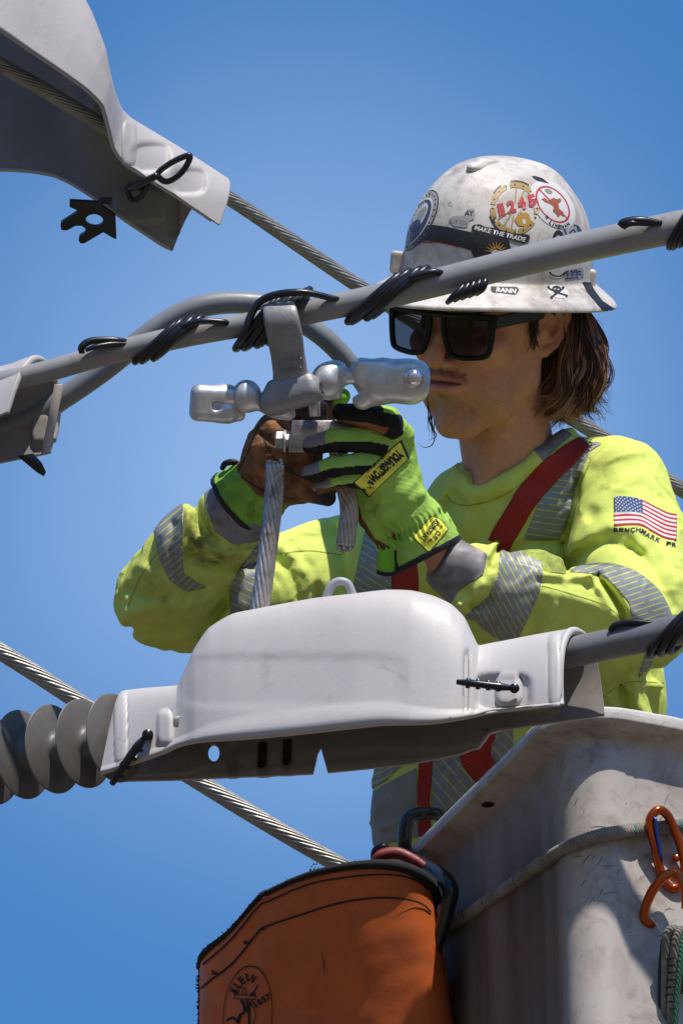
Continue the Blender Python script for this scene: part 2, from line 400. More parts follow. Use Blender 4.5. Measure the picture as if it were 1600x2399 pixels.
def wob(P, s, seed=0, n=4):
    """cheap smooth 3-D noise from warped sines"""
    r = np.random.RandomState(seed); f = np.zeros(len(P)); Q = P/s
    for i in range(n):
        k = r.normal(size=3); k /= np.linalg.norm(k); k *= 1.2*(1.45**i); f += np.sin(Q.dot(k)*2+r.rand()*6+1.3*np.sin(Q.dot(r.normal(size=3)*0.9)+r.rand()*6))/(1.25**i)
    return f/n*1.4
# ============================================================= MATERIALS
M_pipe = mat('grey line hose', (0.27, 0.265, 0.26), 0.42, var=0.18, vs=14, stain=(0.13, 0.115, 0.10), ss=9, bump=0.12, bs=120)
M_hose = mat('grey aerial hose', (0.20, 0.21, 0.22), 0.4, var=0.15, vs=14, stain=(0.3, 0.3, 0.3), ss=12, bump=0.1)
M_cover = mat('pale grey moulded cover', (0.52, 0.49, 0.475), 0.46, var=0.07, vs=9, stain=(0.30, 0.25, 0.21), ss=16, st=(0.60, 0.78), bump=0.15, bs=160, scratch=(0.36, 0.31, 0.27))
M_cover2 = mat('grey moulded cover', (0.43, 0.405, 0.40), 0.5, var=0.1, vs=9, stain=(0.30, 0.27, 0.24), ss=10, bump=0.15, bs=160)
M_rubber = mat('black rubber', (0.010, 0.010, 0.012), 0.32, bump=0.2, bs=300, spec=0.5)
M_black = mat('black plastic', (0.010, 0.011, 0.014), 0.28, bump=0.08, bs=200)
M_alu = mat('weathered aluminium strand', (0.36, 0.345, 0.32), 0.42, metal=0.55, var=0.3, vs=40, bump=0.1, stain=(0.12, 0.10, 0.085), ss=30)
M_alub = mat('bright aluminium strand', (0.50, 0.45, 0.42), 0.33, metal=0.6, var=0.3, vs=60, stain=(0.07, 0.06, 0.055), ss=26, st=(0.52, 0.66))
M_galv = mat('galvanised steel', (0.66, 0.66, 0.65), 0.42, metal=0.65, var=0.15, vs=45, stain=(0.38, 0.38, 0.38), ss=30, st=(0.5, 0.75), bump=0.10, bs=190)
M_galvd = mat('dull cast iron bracket', (0.30, 0.295, 0.29), 0.5, metal=0.4, var=0.25, vs=30, stain=(0.17, 0.16, 0.155), ss=26, bump=0.5, bs=170)
M_block = mat('milled aluminium', (0.52, 0.50, 0.54), 0.33, metal=0.8, var=0.35, vs=40, bump=0.15, stain=(0.22, 0.2, 0.2), ss=50)
M_insul = mat('grey silicone rubber', (0.145, 0.135, 0.128), 0.42, var=0.15, vs=20, bump=0.1, stain=(0.2, 0.19, 0.18), ss=20)
M_ground = mat('dry grass and soil', (0.105, 0.085, 0.060), 0.95, var=0.35, vs=0.4, stain=(0.05, 0.065, 0.03), ss=0.15)
M_inner_shade = mat('inner cover grey with shade painted in', (0.25, 0.23, 0.215), 0.6, var=0.2, vs=9, stain=(0.14, 0.125, 0.11), ss=9)  # cover grey darkened to paint in the shade inside the hoods
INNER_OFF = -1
# ============================================================= GROUND (far below the frame; it bounces light up under the covers)
gm = bpy.data.meshes.new('ground'); gb = bmesh.new(); bmesh.ops.create_grid(gb, x_segments=120, y_segments=120, size=2500); 
for v in gb.verts:      # flat middle; unseen outer slopes added to block the bright horizon sky
    r_ = math.hypot(v.co.x, v.co.y); v.co.z = 0.25*math.sin(v.co.x*0.011)+0.3*math.cos(v.co.y*0.009)-0.6+max(0, r_-120)*0.27*(1+0.12*math.sin(v.co.x*0.004+1)*math.cos(v.co.y*0.005))
gb.to_mesh(gm); gb.free(); gm.materials.append(M_ground)
go = bpy.data.objects.new('ground', gm); COL.objects.link(go); go['kind'] = 'structure'
# ============================================================= STRANDED CONDUCTORS
G_COND = 'stranded aluminium line conductors'
c1 = obj('conductor', *stranded([(-1800, -860, -100), (-260, 0, 150), (0, 150, 175), (100, 207, 190), (225, 283, 215), (300, 328, 240), (520, 452, 300), (860, 682, 420), (1200, 893, 520), (1420, 1030, 600), (1900, 1340, 750), (4200, 2790, 1500)], 18, 14, 390), M_alu)
tag(c1, 'stranded conductor running down out of the upper hooded cover and behind the hard hat', 'cable', G_COND)
c2 = obj('conductor', *stranded([(-2200, 300, 1100), (-300, 1345, 900), (0, 1526, 860), (185, 1645, 840), (460, 1828, 800), (800, 2030, 760), (1300, 2300, 800), (1700, 2520, 900), (4200, 3900, 1500)], 21, 14, 430), M_alu)
tag(c2, 'stranded conductor passing behind the grey insulator and down to the orange canvas bag', 'cable', G_COND)
# ============================================================= GREY HOSES
PA = [(-300, 965, -700), (75, 878, -740), (240, 832, -755), (430, 787, -770), (620, 752, -790), (760, 722, -810), (900, 692, -830), (1100, 642, -860), (1320, 588, -900), (1600, 528, -950), (1900, 470, -1000)]
V, F = tube([(-1500, 1270, -560)]+PA+[(3600, 140, -1290)], [24, 25, 25.5, 26, 27, 28, 29.5, 31.5, 34, 36, 38, 40, 42], 36, 260)
hoseA = obj('insulated_pole', V, F, M_pipe)
tag(hoseA, 'long grey tube with black rubber ties crossing in front of the hard hat', 'tube')
V, F = tube([(-120, 1035, -610), (60, 985, -620), (150, 930, -630), (240, 868, -640), (320, 805, -650), (400, 748, -655), (475, 716, -655), (560, 708, -650), (650, 722, -645), (740, 775, -640), (800, 830, -630), (850, 895, -610), (880, 950, -560)], [27, 27, 27, 27, 27, 27, 27, 26, 26, 25, 24, 23, 22], 30, 150)
hoseB = obj('line_hose', V, F, M_hose)
tag(hoseB, 'grey bent hose arching up behind the long tube and down behind the steel fittings', 'hose')
V, F = tube([(1180, 1562, -1040), (1300, 1537, -1075), (1420, 1511, -1110), (1600, 1474, -1160), (1900, 1410, -1240), (3500, 1075, -1660)], [36, 36, 36, 37, 38, 40], 36, 160)
hoseC = obj('insulated_pole', V, F, mat('dark grey line hose', (0.165, 0.165, 0.17), 0.38, var=0.18, vs=14, stain=(0.25, 0.24, 0.23), ss=12, bump=0.12))
tag(hoseC, 'dark grey tube coming out of the right end of the large domed cover', 'tube')
# ---- rubber ties: cord loops wound round the tubes
G_TIE = 'black rubber cord ties wound round the grey tubes'
def ties(axis, rad, cx, n, gap, slant, cordr, label, tails=(), lift=0.0):
    cordr *= 1.1
    C = spline(axis, 400); i0 = int(np.argmin(np.abs(C[:, 0]-cx))); T = C[min(i0+2, 399)]-C[i0-2]; T /= np.linalg.norm(T)
    up = np.array([0, -1.0, 0]); up -= T*up.dot(T); up /= np.linalg.norm(up); fr = np.cross(T, up)
    if fr[2] > 0: fr = -fr
    parts = []
    ph = np.linspace(0, 2*np.pi, 40, endpoint=False)
    for k in range(n):
        c = C[i0]+T*(k-(n-1)/2)*gap; r = rad+cordr*0.92+lift; wv = rnd.uniform(-3, 3)
        P = c+T[None]*(slant*(1+0.04*wv)*np.sin(ph))[:, None]+fr[None]*(r*np.cos(ph))[:, None]+up[None]*((r+2*(k % 2))*np.sin(ph))[:, None]
        parts.append(tube(P, cordr, 9, raw=True, closed=True))
    for tl in tails: parts.append(tube(tl, [cordr*0.9, cordr, cordr, cordr*0.8], 9, 26))
    V, F = cat(parts); o = obj('rubber_tie', V, F, M_rubber); return tag(o, label, 'rubber tie', G_TIE)
ties(PA, 27, 395, 5, 13.5, 62, 7.5, 'black cord tie on the long tube right of the leftmost loose loop', [[(425, 765, -800), (470, 752, -812), (520, 754, -808), (535, 757, -800)]])
ties(PA, 28, 640, 6, 15, 66, 8.5, 'largest black cord tie, wound over the saddle bracket above the steel fittings', [[(560, 810, -830), (572, 780, -850), (610, 705, -840), (700, 684, -860), (795, 702, -835)]], lift=13)
ties(PA, 31, 905, 5, 15.5, 82, 8.5, 'black cord tie on the long tube just left of the sunglasses', [[(960, 650, -880), (1010, 637, -880), (1040, 640, -870)]])
ties(PA, 34, 1098, 3, 15, 30, 8.5, 'small black cord tie end hanging under the long tube at the hat brim', [[(1052, 700, -905), (1075, 690, -915), (1090, 672, -918), (1100, 664, -915)], [(1080, 708, -905), (1102, 694, -915), (1115, 680, -912), (1120, 668, -910)], [(1110, 704, -905), (1130, 688, -915), (1132, 676, -912), (1128, 668, -910)]]) if False else None
bk = []
for q in range(5): bk.append(tube([(1048+q*17, 708-q*5, -885), (1060+q*17, 697-q*5, -908), (1075+q*15, 683-q*5, -910), (1086+q*13, 668-q*4, -902)], [6, 9, 9, 6], 9, 16))
V, F = cat(bk); tag(obj('rubber_tie', V, F, M_rubber), 'short black cord tie ends tucked under the long tube at the hat brim', 'rubber tie', G_TIE)
V, F = cat([tube([(192, 828, -790), (192, 812, -790), (215, 798, -785), (270, 797, -780), (310, 803, -765)], [7, 9, 9, 9, 6], 9, 30), tube([(200, 820, -800), (225, 812, -800), (262, 806, -790), (300, 806, -775)], [5, 7, 7, 6], 9, 24)])
tag(obj('rubber_tie', V, F, M_rubber), 'loose black rubber loop lying on the long tube near the left cover', 'rubber tie', G_TIE)
V, F = cat([tube([(1452, 530, -985), (1462, 520, -985), (1500, 515, -985), (1550, 522, -975)], [8, 10, 10, 7], 9, 30), tube([(1460, 532, -985), (1480, 522, -990), (1530, 524, -980)], [6, 8, 6], 9, 20)])
tag(obj('rubber_tie', V, F, M_rubber), 'loose black rubber loop on top of the long tube right of the hard hat', 'rubber tie', G_TIE)
ties(PA, 38.5, 1612, 4, 12, 38, 6, 'black cord tie on the long tube at the right edge of the photo')
PC = [(1180, 1562, -1040), (1300, 1537, -1075), (1420, 1511, -1110), (1600, 1474, -1160), (1900, 1410, -1240)]
ties(PC, 37, 1592, 4, 14, 56, 7.5, 'black cord tie on the dark tube in front of the worker\'s elbow')
V, F = cat([tube([(1428, 1480, -1140), (1440, 1466, -1140), (1480, 1458, -1150), (1540, 1462, -1160)], [6, 8, 8, 6], 9, 24)])
tag(obj('rubber_tie', V, F, M_rubber), 'thin loose black cord along the top of the dark tube by the elbow', 'rubber tie', G_TIE)
# ============================================================= SADDLE BRACKET + STEEL FITTINGS
br = thing('saddle_bracket', 'dull cast bracket hooked over the long tube under the largest black tie', 'bracket', (680, 945, -780))
prof = [(650, 730, -745, 40, 10), (652, 716, -800, 40, 10), (655, 722, -850, 40, 11), (660, 750, -868, 42, 12), (668, 790, -862, 42, 13), (674, 830, -850, 40, 13), (680, 870, -842, 41, 14), (684, 905, -838, 48, 17), (682, 925, -830, 54, 18)]
P = np.array(prof, float); C = spline(P[:, :3], 60); hw = np.interp(np.linspace(0, 1, 60), np.linspace(0, 1, len(P)), P[:, 3]); th = np.interp(np.linspace(0, 1, 60), np.linspace(0, 1, len(P)), P[:, 4])
T, _, _ = frames(C); A = np.array([0.985, -0.10, -0.14]); Bn = np.cross(T, A); Bn /= np.linalg.norm(Bn, axis=1)[:, None]
ang = np.arange(20)*2*np.pi/20; cs, sn = np.cos(ang), np.sin(ang); sq = lambda v, e: np.sign(v)*np.abs(v)**e
V = (C[:, None]+A[None, None]*(sq(cs, 0.35)[None, :, None]*hw[:, None, None])+Bn[:, None]*(sq(sn, 0.6)[None, :, None]*th[:, None, None])).reshape(-1, 3)
obj('strap', V, grid_faces(60, 20, True)+[list(range(20))[::-1], [59*20+i for i in range(20)]], M_galvd, br)
def barrel(P):
    f = cone(P, (635, 942, -826), (728, 917, -844), 31, 31); f = smax(f, -cone(P, (700, 925, -840), (760, 908, -850), 14, 14), 4)
    f = smin(f, cone(P, (650, 950, -815), (668, 962, -790), 24, 20), 14)
    return smin(f, cone(P, (640, 905, -836), (720, 888, -846), 16, 16), 22)
V, F = nets(barrel, ax(580, 780, 3), ax(850, 1010, 3), ax(-900, -740, 3)); barrel_o = obj('barrel', V, F, M_galvd, br)
for s_, cc in (('HLE', (668, 838)), ('2C18', (682, 862))):
    pass
# raised casting marks as small bumps
bm = []
for k in range(9): bm.append(tube([(648+k*7, 846-k*1.2, -866), (650+k*7, 853-k*1.2, -866)], 2.2, 6, 3))
for k in range(8): bm.append(tube([(654+k*7, 866-k*1.2, -860), (657+k*7, 873-k*1.2, -860)], 2.2, 6, 3))
obj('casting_mark', *cat(bm), M_galvd, br)
# right: ball link and socket eye
se = thing('socket_eye_fitting', 'large galvanised socket fitting with round bolt head overlapping the worker\'s cheek', 'line fitting', (900, 960, -800), 'galvanised ball and socket fittings')
def sock(P):
    f = cone(P, (958, 892, -812), (905, 892, -815), 57, 50)
    f = smax(f, box(P, (910, 893, -812), (98, 60, 46), np.array([[0.996, 0.08, 0], [-0.08, 0.996, 0], [0, 0, 1]]), 16), 12)
    f = smin(f, box(P, (872, 872, -812), (38, 30, 38), r=14), 22)
    f = smin(f, cone(P, (845, 868, -810), (885, 905, -812), 26, 42), 20)
    f = smin(f, cone(P, (850, 935, -806), (868, 925, -806), 25, 26), 14)
    f = smax(f, -cone(P, (830, 925, -850), (830, 905, -780), 15, 15), 8)
    return f
V, F = nets(sock, ax(800, 1040, 3), ax(810, 980, 3), ax(-900, -720, 3)); obj('socket', V, F, M_galv, se)
def ball(P):
    f = ell(P, (768, 892, -812), (40, 44, 40)); f = smin(f, ell(P, (788, 866, -812), (26, 22, 26)), 14); f = smin(f, cone(P, (785, 884, -812), (850, 882, -812), 19, 16), 12); f = smin(f, cone(P, (750, 920, -812), (790, 925, -812), 12, 10), 10)
    return smin(f, cone(P, (728, 908, -830), (768, 896, -815), 13, 18), 8)
V, F = nets(ball, ax(700, 880, 3), ax(830, 950, 3), ax(-870, -750, 3)); obj('ball_link', V, F, M_galv, se)
V, F = tube([(966, 886, -850), (968, 885, -866), (970, 884, -880)], [22, 22, 19], 24, 8); obj('washer', *tube([(966, 886, -850), (969, 884.5, -868)], 24, 28, 3), M_galv, se)
def bolt(P): return smax(ell(P, (970, 884, -866), (18, 21, 20)), -(P[:, 2]+0)-2000, 1)
V, F = nets(bolt, ax(940, 1000, 2), ax(850, 915, 2), ax(-900, -830, 2)); obj('bolt_head', V, F, mat('bright bolt', (0.75, 0.75, 0.76), 0.22, metal=0.9, var=0.2), se)
# left: clevis
le = thing('clevis_fitting', 'dark galvanised clevis fitting pointing left below the long tube, against the sky', 'line fitting', (510, 990, -790), 'galvanised ball and socket fittings')
def clev(P):
    f = box(P, (500, 946, -800), (54, 43, 38), np.array([[0.99, 0.07, 0.1], [-0.07, 0.997, 0], [-0.1, 0, 0.99]]), 20)
    f = smax(f, -box(P, (542, 950, -846), (44, 10, 20), r=6), 6)
    f = smin(f, cone(P, (528, 930, -800), (560, 930, -800), 30, 20), 16)
    f = smin(f, cone(P, (520, 968, -805), (560, 972, -800), 20, 15), 12)
    return smin(f, ell(P, (530, 958, -822), (20, 14, 14)), 8)
V, F = nets(clev, ax(430, 600, 3), ax(885, 1010, 3), ax(-880, -740, 3)); obj('clevis', V, F, M_galv, le)
def ball2(P):
    f = ell(P, (578, 928, -815), (35, 39, 35)); f = smin(f, cone(P, (585, 942, -815), (650, 950, -820), 17, 16), 12)
    f = smin(f, cone(P, (650, 960, -812), (676, 968, -800), 21, 17), 12); return smin(f, ell(P, (640, 950, -806), (36, 24, 26)), 10)
V, F = nets(ball2, ax(530, 710, 3), ax(875, 1000, 3), ax(-870, -760, 3)); obj('ball_link', V, F, M_galv, le)
# ============================================================= TAP CLAMP in the gloves
cl = thing('tap_clamp', 'milled aluminium clamp block with side bolt held between the two gloves', 'clamp', (740, 1070, -720))
V, F = prism([(685, 984), (812, 984), (852, 1002), (850, 1060), (675, 1060), (681, 1020)], -750, -640, 5); obj('block', V, F, M_block, cl)
V, F = prism([(704, 940), (742, 930), (768, 945), (768, 984), (704, 984)], -735, -660, 5); obj('jaw', V, F, mat('dark worn steel', (0.05, 0.045, 0.045), 0.4, metal=0.6, var=0.3), cl)
V, F = tube([(735, 925, -760), (738, 975, -762)], 13, 16, 3); obj('clamp_stud', V, F, M_galv, cl)
def hexa(c, r, x0, x1, d):
    a = np.radians(np.arange(6)*60+12); V = []
    for x, rr in ((x0, r*0.85), (x0+3, r), (x1, r)): V.append(np.column_stack([np.full(6, x)+d*np.sin(a), c[0]+rr*np.cos(a), c[1]+rr*np.sin(a)]))
    return np.concatenate(V), [[i, (i+1) % 6, 6+(i+1) % 6, 6+i] for i in range(6)]+[[6+i, 6+(i+1) % 6, 12+(i+1) % 6, 12+i] for i in range(6)]+[list(range(6))[::-1], [12+i for i in range(6)]]
V, F = cat([hexa((1034, -700), 24, 646, 664, 2), hexa((1034, -700), 17, 660, 684, 0)]); bn = obj('bolt', V, F, mat('bright steel nut', (0.6, 0.6, 0.6), 0.25, metal=0.9, var=0.3), cl, smooth=False)
V, F = tube([(664, 1034, -700), (670, 1034, -700)], 27, 24, 3); obj('washer', V, F, M_galv, bn)
# tap conductors
c3 = obj('jumper_conductor', *stranded([(645, 1088, -800), (640, 1180, -815), (626, 1300, -840), (606, 1450, -880), (598, 1520, -900)], 23, 11, 430), M_alub)
tag(c3, 'bright stranded jumper with cut end rising from the domed cover to the gloves', 'cable')
c4 = obj('jumper_conductor', *stranded([(790, 1050, -660), (805, 1120, -672), (818, 1190, -690), (814, 1240, -700), (808, 1280, -705)], 23, 11, 430), M_alub)
tag(c4, 'short cut stranded tail hanging below the gloves', 'cable')
def cutend(o, c, R, m=M_alub):
    parts = []
    for k in range(19):
        a = 2.4*k; rr = R*math.sqrt(k/19)*0.92; p = np.array([c[0]+rr*math.cos(a), c[1]+0.25*rr*math.sin(a), c[2]+rr*math.sin(a)]); h = rnd.uniform(4, 14)*(1 if c[3] else -1)
        parts.append(tube([p, p+np.array([rnd.uniform(-1, 1), -h, 0])], [4.4, 3.2], 7, 3))
    obj('cut_wire_ends', *cat(parts), m, o)
cutend(c3, (645, 1090, -800, 1), 21); cutend(c4, (808, 1281, -705, 0), 20)
# ============================================================= HOODED COVERS (thin moulded shells open underneath)
def hood(st, nphi=64, ns=170, expo=0.5, lean=0.46):
    """st rows: Nx,Ny, Tx,Ty, Bx,By, wc, hd, e"""
    A = np.array(st, float); t = np.linspace(0, len(A)-1, ns); i = np.arange(len(A))
    from numpy import interp
    K = spline(A, ns); K2 = np.column_stack([interp(t, i, A[:, c]) for c in range(A.shape[1])]); K = K*0.55+K2*0.45
    u_ = np.linspace(0, 1, nphi); h_ = np.minimum(u_, 1-u_)*2; p_ = 2.0; g_ = h_**p_/(h_**p_+(1-h_)**p_)/2; ph = np.where(u_ < 0.5, g_, 1-g_); V = []
    for r in K:
        Nn, Tt, Bb = r[0:2], r[2:4], r[4:6]; wc, hd, e = r[6:9]
        th = ph*np.pi; c = np.sign(np.cos(th))*np.abs(np.cos(th))**e; s = np.sin(th)**e
        base = Nn[None]*(1-(1-c)[:, None]/2)+Bb[None]*((1-c)[:, None]/2)
        mid = (Nn+Bb)/2; up = Tt-mid
        # keep the silhouette at T: scale so the highest screen point along 'up' equals T
        u = up/np.linalg.norm(up); pr = (base-mid).dot(u)+s*np.linalg.norm(up); k = (np.linalg.norm(up)-0)/max(pr.max(), 1e-6)
        k = min(max(k, 0.6), 1.0)
        p = base+s[:, None]*up[None]*k; w = wc-hd*c+lean*s*np.linalg.norm(up)*0.9
        V.append(np.column_stack([p, w]))
    return np.array(V), K
def bump(V, n, cx, cy, rx, ry, amp, side='near', wc=None, pw=4):
    """rounded rectangular emboss on the near or far wall (amp > 0 outwards)"""
    q = (np.abs((V[..., 0]-cx)/rx)**pw+np.abs((V[..., 1]-cy)/ry)**pw); g = 1/(1+np.exp(np.clip((q-1)*6.0, -50, 50)))
    half = V.shape[1]//2; msk = np.zeros(V.shape[:2]); msk[:, :half] = 1; msk = msk if side == 'near' else 1-msk
    V[..., 2] += (-amp if side == 'near' else amp)*g*msk
def build_hood(name, V, m, parent, cuts=(), solid=7, mname=None):
    n, k = V.shape[:2]; P = V.reshape(-1, 3); F = np.array(grid_faces(n, k)); T = np.vstack([F]); f = np.full(len(P), -60.0)
    half = (np.arange(len(P)) % k) >= k//2
    for poly in cuts:
        d = -polyf(P[:, 0], P[:, 1], poly); f = np.where(half, np.maximum(f, d), f)
    if cuts:
        N = np.zeros_like(P); Vo, Fo, _ = cut_patch(P, F, N-np.array([0, 0, 1.0]), f, off=0); P, F = Vo, Fo
    n = np.zeros(3); c = P.mean(0)
    o = obj(name, P, F, [M_inner_shade, m], parent, solid=solid, soff=INNER_OFF); o.modifiers[0].material_offset = 1; o.modifiers[0].material_offset_rim = 1; return o
mc = thing('conductor_cover', 'large pale grey domed cover in front of the worker, lowest of the three covers', 'insulating cover', (830, 1800, -900), 'hooded insulating covers')
def wl(x): return -870-0.27*(x-300)
st = []
for (nx, ny, tx, ty, bx, by, hd, e) in [
    (238, 1812, 292, 1628, 262, 1832, 95, 0.55), (262, 1806, 305, 1625, 300, 1830, 100, 0.55), (319, 1787, 350, 1620, 350, 1829, 105, 0.5), (383, 1765, 395, 1617, 400, 1828, 110, 0.45), (415, 1750, 424, 1613, 425, 1827, 115, 0.45),
    (440, 1743, 438, 1580, 446, 1826, 125, 0.45), (462, 1739, 462, 1525, 465, 1825, 140, 0.45), (490, 1736, 495, 1478, 492, 1824, 150, 0.42), (540, 1733, 548, 1447, 545, 1821, 158, 0.38), (600, 1729, 610, 1434, 605, 1819, 162, 0.36), (733, 1716, 735, 1411, 735, 1813, 165, 0.36),
    (830, 1705, 830, 1400, 830, 1804, 165, 0.36), (900, 1698, 905, 1391, 900, 1797, 162, 0.38), (960, 1697, 962, 1392, 960, 1790, 158, 0.42), (1010, 1695, 1010, 1403, 1010, 1781, 148, 0.46), (1050, 1690, 1052, 1422, 1050, 1773, 135, 0.5), (1080, 1685, 1082, 1452, 1078, 1767, 120, 0.52),
    (1100, 1681, 1103, 1495, 1100, 1758, 105, 0.5), (1118, 1677, 1118, 1520, 1120, 1752, 92, 0.6), (1150, 1670, 1152, 1514, 1150, 1716, 85, 0.75), (1200, 1664, 1205, 1504, 1210, 1706, 80, 0.8), (1260, 1658, 1268, 1492, 1290, 1694, 78, 0.8), (1312, 1652, 1335, 1481, 1380, 1682, 76, 0.8), (1316, 1652, 1352, 1478, 1416, 1676, 76, 0.8)]:
    st.append((nx, ny, tx, ty, bx, by, wl(nx), hd, e))
V, K = hood(st, 112, 300)
Xs = V[..., 0]; near = np.zeros(V.shape[:2]); near[:, :56] = 1
bump(V, 0, 1178, 1628, 68, 42, -14); bump(V, 0, 1192, 1618, 26, 34, 13); bump(V, 0, 1300, 1570, 11, 84, 9); bump(V, 0, 1090, 1600, 10, 70, -8)
bump(V, 0, 388, 1708, 15, 38, 11); bump(V, 0, 690, 1600, 260, 60, -3, pw=6); bump(V, 0, 285, 1700, 12, 90, 7)
bump(V, 0, 615, 1768, 13, 34, 16, 'far'); bump(V, 0, 672, 1762, 13, 32, 16, 'far'); bump(V, 0, 545, 1775, 12, 34, 9, 'far'); bump(V, 0, 1220, 1690, 90, 26, 10, 'far')
# rim ridge along both lower edges
rim = np.zeros(V.shape[:2]); rim[:, :3] = 1; rim[:, -3:] = 1; V[..., 2] += np.where(np.arange(V.shape[1])[None] < 56, -1, 1)*rim*5
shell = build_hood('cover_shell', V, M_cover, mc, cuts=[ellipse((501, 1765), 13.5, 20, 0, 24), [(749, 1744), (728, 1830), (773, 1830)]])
# folded collar at the right end and rim beading on the near lower edge
edge = V[:, 0][:-3]; obj('rim', *tube(edge[::5], 3.6, 8, 160), M_cover, mc)
endp = V[-1]; obj('end_collar', *tube(endp[2:80:5], [5, 8, 10, 10, 8, 6], 10, 60), M_cover, mc)
obj('lifting_eye', *cat([tube([(762, 1412, -880), (772, 1382, -880), (784, 1366, -880), (800, 1362, -880), (815, 1369, -880), (824, 1390, -880), (830, 1408, -880)], [12, 11, 10, 10, 10, 11, 12], 12, 50)]), mat('blue grey plastic', (0.36, 0.37, 0.40), 0.45, var=0.1), mc)
for cx_, cy_ in ((615, 1770), (673, 1763)): decal('slot_shade', shell, *fillpoly([(cx_-9, cy_-30), (cx_+11, cy_-31), (cx_+7, cy_+24), (cx_-2, cy_+31), (cx_-11, cy_+26)], 3), mat('painted slot shade', (0.015, 0.014, 0.013), 0.8), 5, mc)  # flat dark decals paint the shade of the recessed slots
def zipclip(P, wd_, lab, parent, teeth=True):
    C = np.array(P, float); d = C[-1]-C[0]; L = np.linalg.norm(d); d /= L; a = np.cross(d, (0, 0, 1.0)); a /= np.linalg.norm(a); parts = [tube(C, [wd_*0.7, wd_, wd_, wd_*1.1, wd_*0.6], 8, 24, flat=1.0)]
    for k in range(4):
        q = C[0]+d*L*(0.2+0.17*k); parts.append(bar(q-a*wd_*1.35+d*k, q+a*wd_*1.35, wd_*0.9, wd_*1.7, up=(0.2, 0.1, 1)))
    parts.append(tube([C[-1]-(0, 0, 12), C[-1]+(0, 0, 40)], wd_*1.35, 14, 4))
    return obj('clip', *cat(parts), M_black, parent)
zipclip([(1070, 1598, wl(1070)-150), (1110, 1602, wl(1110)-148), (1160, 1608, wl(1160)-135), (1205, 1613, wl(1205)-118)], 9, '', mc)
zipclip([(262, 1838, wl(262)-118), (290, 1795, wl(290)-130), (318, 1755, wl(318)-130), (346, 1722, wl(346)-128)], 10, '', mc)
# ---- upper left cover
uc = thing('conductor_cover', 'hooded grey cover seen from below at the upper left, its dark hollow side open', 'insulating cover', (300, 580, 150), 'hooded insulating covers')
st = [(-190, -40, 0, -330, -200, 400, 190, 150, 0.5), (-80, 22, 70, -240, -100, 396, 185, 150, 0.5), (0, 70, 120, -130, -40, 397, 180, 150, 0.5), (70, 118, 170, -40, 20, 397, 175, 145, 0.5), (140, 165, 214, 50, 75, 401, 172, 140, 0.5), (200, 208, 237, 135, 125, 410, 170, 130, 0.5),
      (236, 245, 238, 196, 160, 425, 170, 118, 0.5), (252, 300, 256, 236, 195, 446, 172, 100, 0.6), (264, 345, 280, 266, 228, 468, 175, 84, 0.7), (290, 382, 305, 285, 262, 492, 178, 76, 0.8), (335, 412, 350, 312, 300, 520, 185, 72, 0.85), (400, 452, 415, 352, 345, 550, 195, 70, 0.85), (460, 492, 470, 388, 378, 572, 205, 70, 0.85), (513, 528, 511, 416, 405, 586, 212, 70, 0.8)]
V, K = hood(st, 110, 240)
bump(V, 0, 350, 372, 46, 34, -9, pw=3); bump(V, 0, 300, 335, 14, 50, 7); bump(V, 0, 440, 428, 40, 30, -8, pw=3)
bump(V, 0, 330, 480, 60, 40, -12, 'far'); bump(V, 0, 405, 500, 14, 50, 10, 'far')
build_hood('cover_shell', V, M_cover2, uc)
obj('rim', *tube(V[8:-2, 0][::5], 3.6, 8, 120), M_cover2, uc); obj('rim', *tube(V[8:-2, -1][::5], 4.5, 8, 120), M_cover2, uc)
obj('clip_loop', *tube([(372, 402, 75), (405, 378, 65), (443, 363, 62), (438, 385, 66), (418, 410, 70), (392, 424, 78), (374, 416, 80)], 7.5, 10, 60, closed=True), M_black, uc)
obj('clip_loop', *cat([tube([(304, 440, 180), (330, 428, 120), (368, 410, 60)], [9, 10, 9], 10, 24), tube([(300, 440, 185), (310, 432, 180), (335, 440, 175), (345, 430, 160), (335, 455, 175), (314, 468, 185), (302, 458, 188)], 7, 10, 40, closed=True)]), M_black, uc)
# ---- left cover
lc = thing('conductor_cover', 'hooded grey cover at the left edge of the photo around the long tube\'s end', 'insulating cover', (60, 1075, -740), 'hooded insulating covers')
st = [(-260, 1075, -200, 915, -230, 1140, -735, 70, 0.8), (-140, 1040, -90, 893, -110, 1110, -735, 70, 0.8), (-60, 1010, -20, 875, 0, 1083, -735, 68, 0.8), (-20, 985, 50, 862, 60, 1071, -735, 66, 0.8), (8, 972, 88, 850, 96, 1064, -736, 66, 0.8), (16, 969, 108, 846, 118, 1059, -737, 66, 0.8)]
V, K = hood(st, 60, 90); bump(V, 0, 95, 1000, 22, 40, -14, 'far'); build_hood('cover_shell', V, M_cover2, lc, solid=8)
V, F = tube(V[-1][1:56:4], [6, 9, 10, 8, 7, 9, 8], 10, 60); obj('end_collar', V, F, M_cover2, lc)
V, F = prism([(128, 900), (148, 900), (132, 990), (118, 1058), (96, 1064)], -700, -690, 2); obj('end_flange', V, F, M_cover2, lc)
V, F = prism([(40, 1068), (78, 1062), (98, 1084), (108, 1106), (103, 1116), (88, 1108)], -720, -700, 4); obj('clip', V, F, M_black, lc)
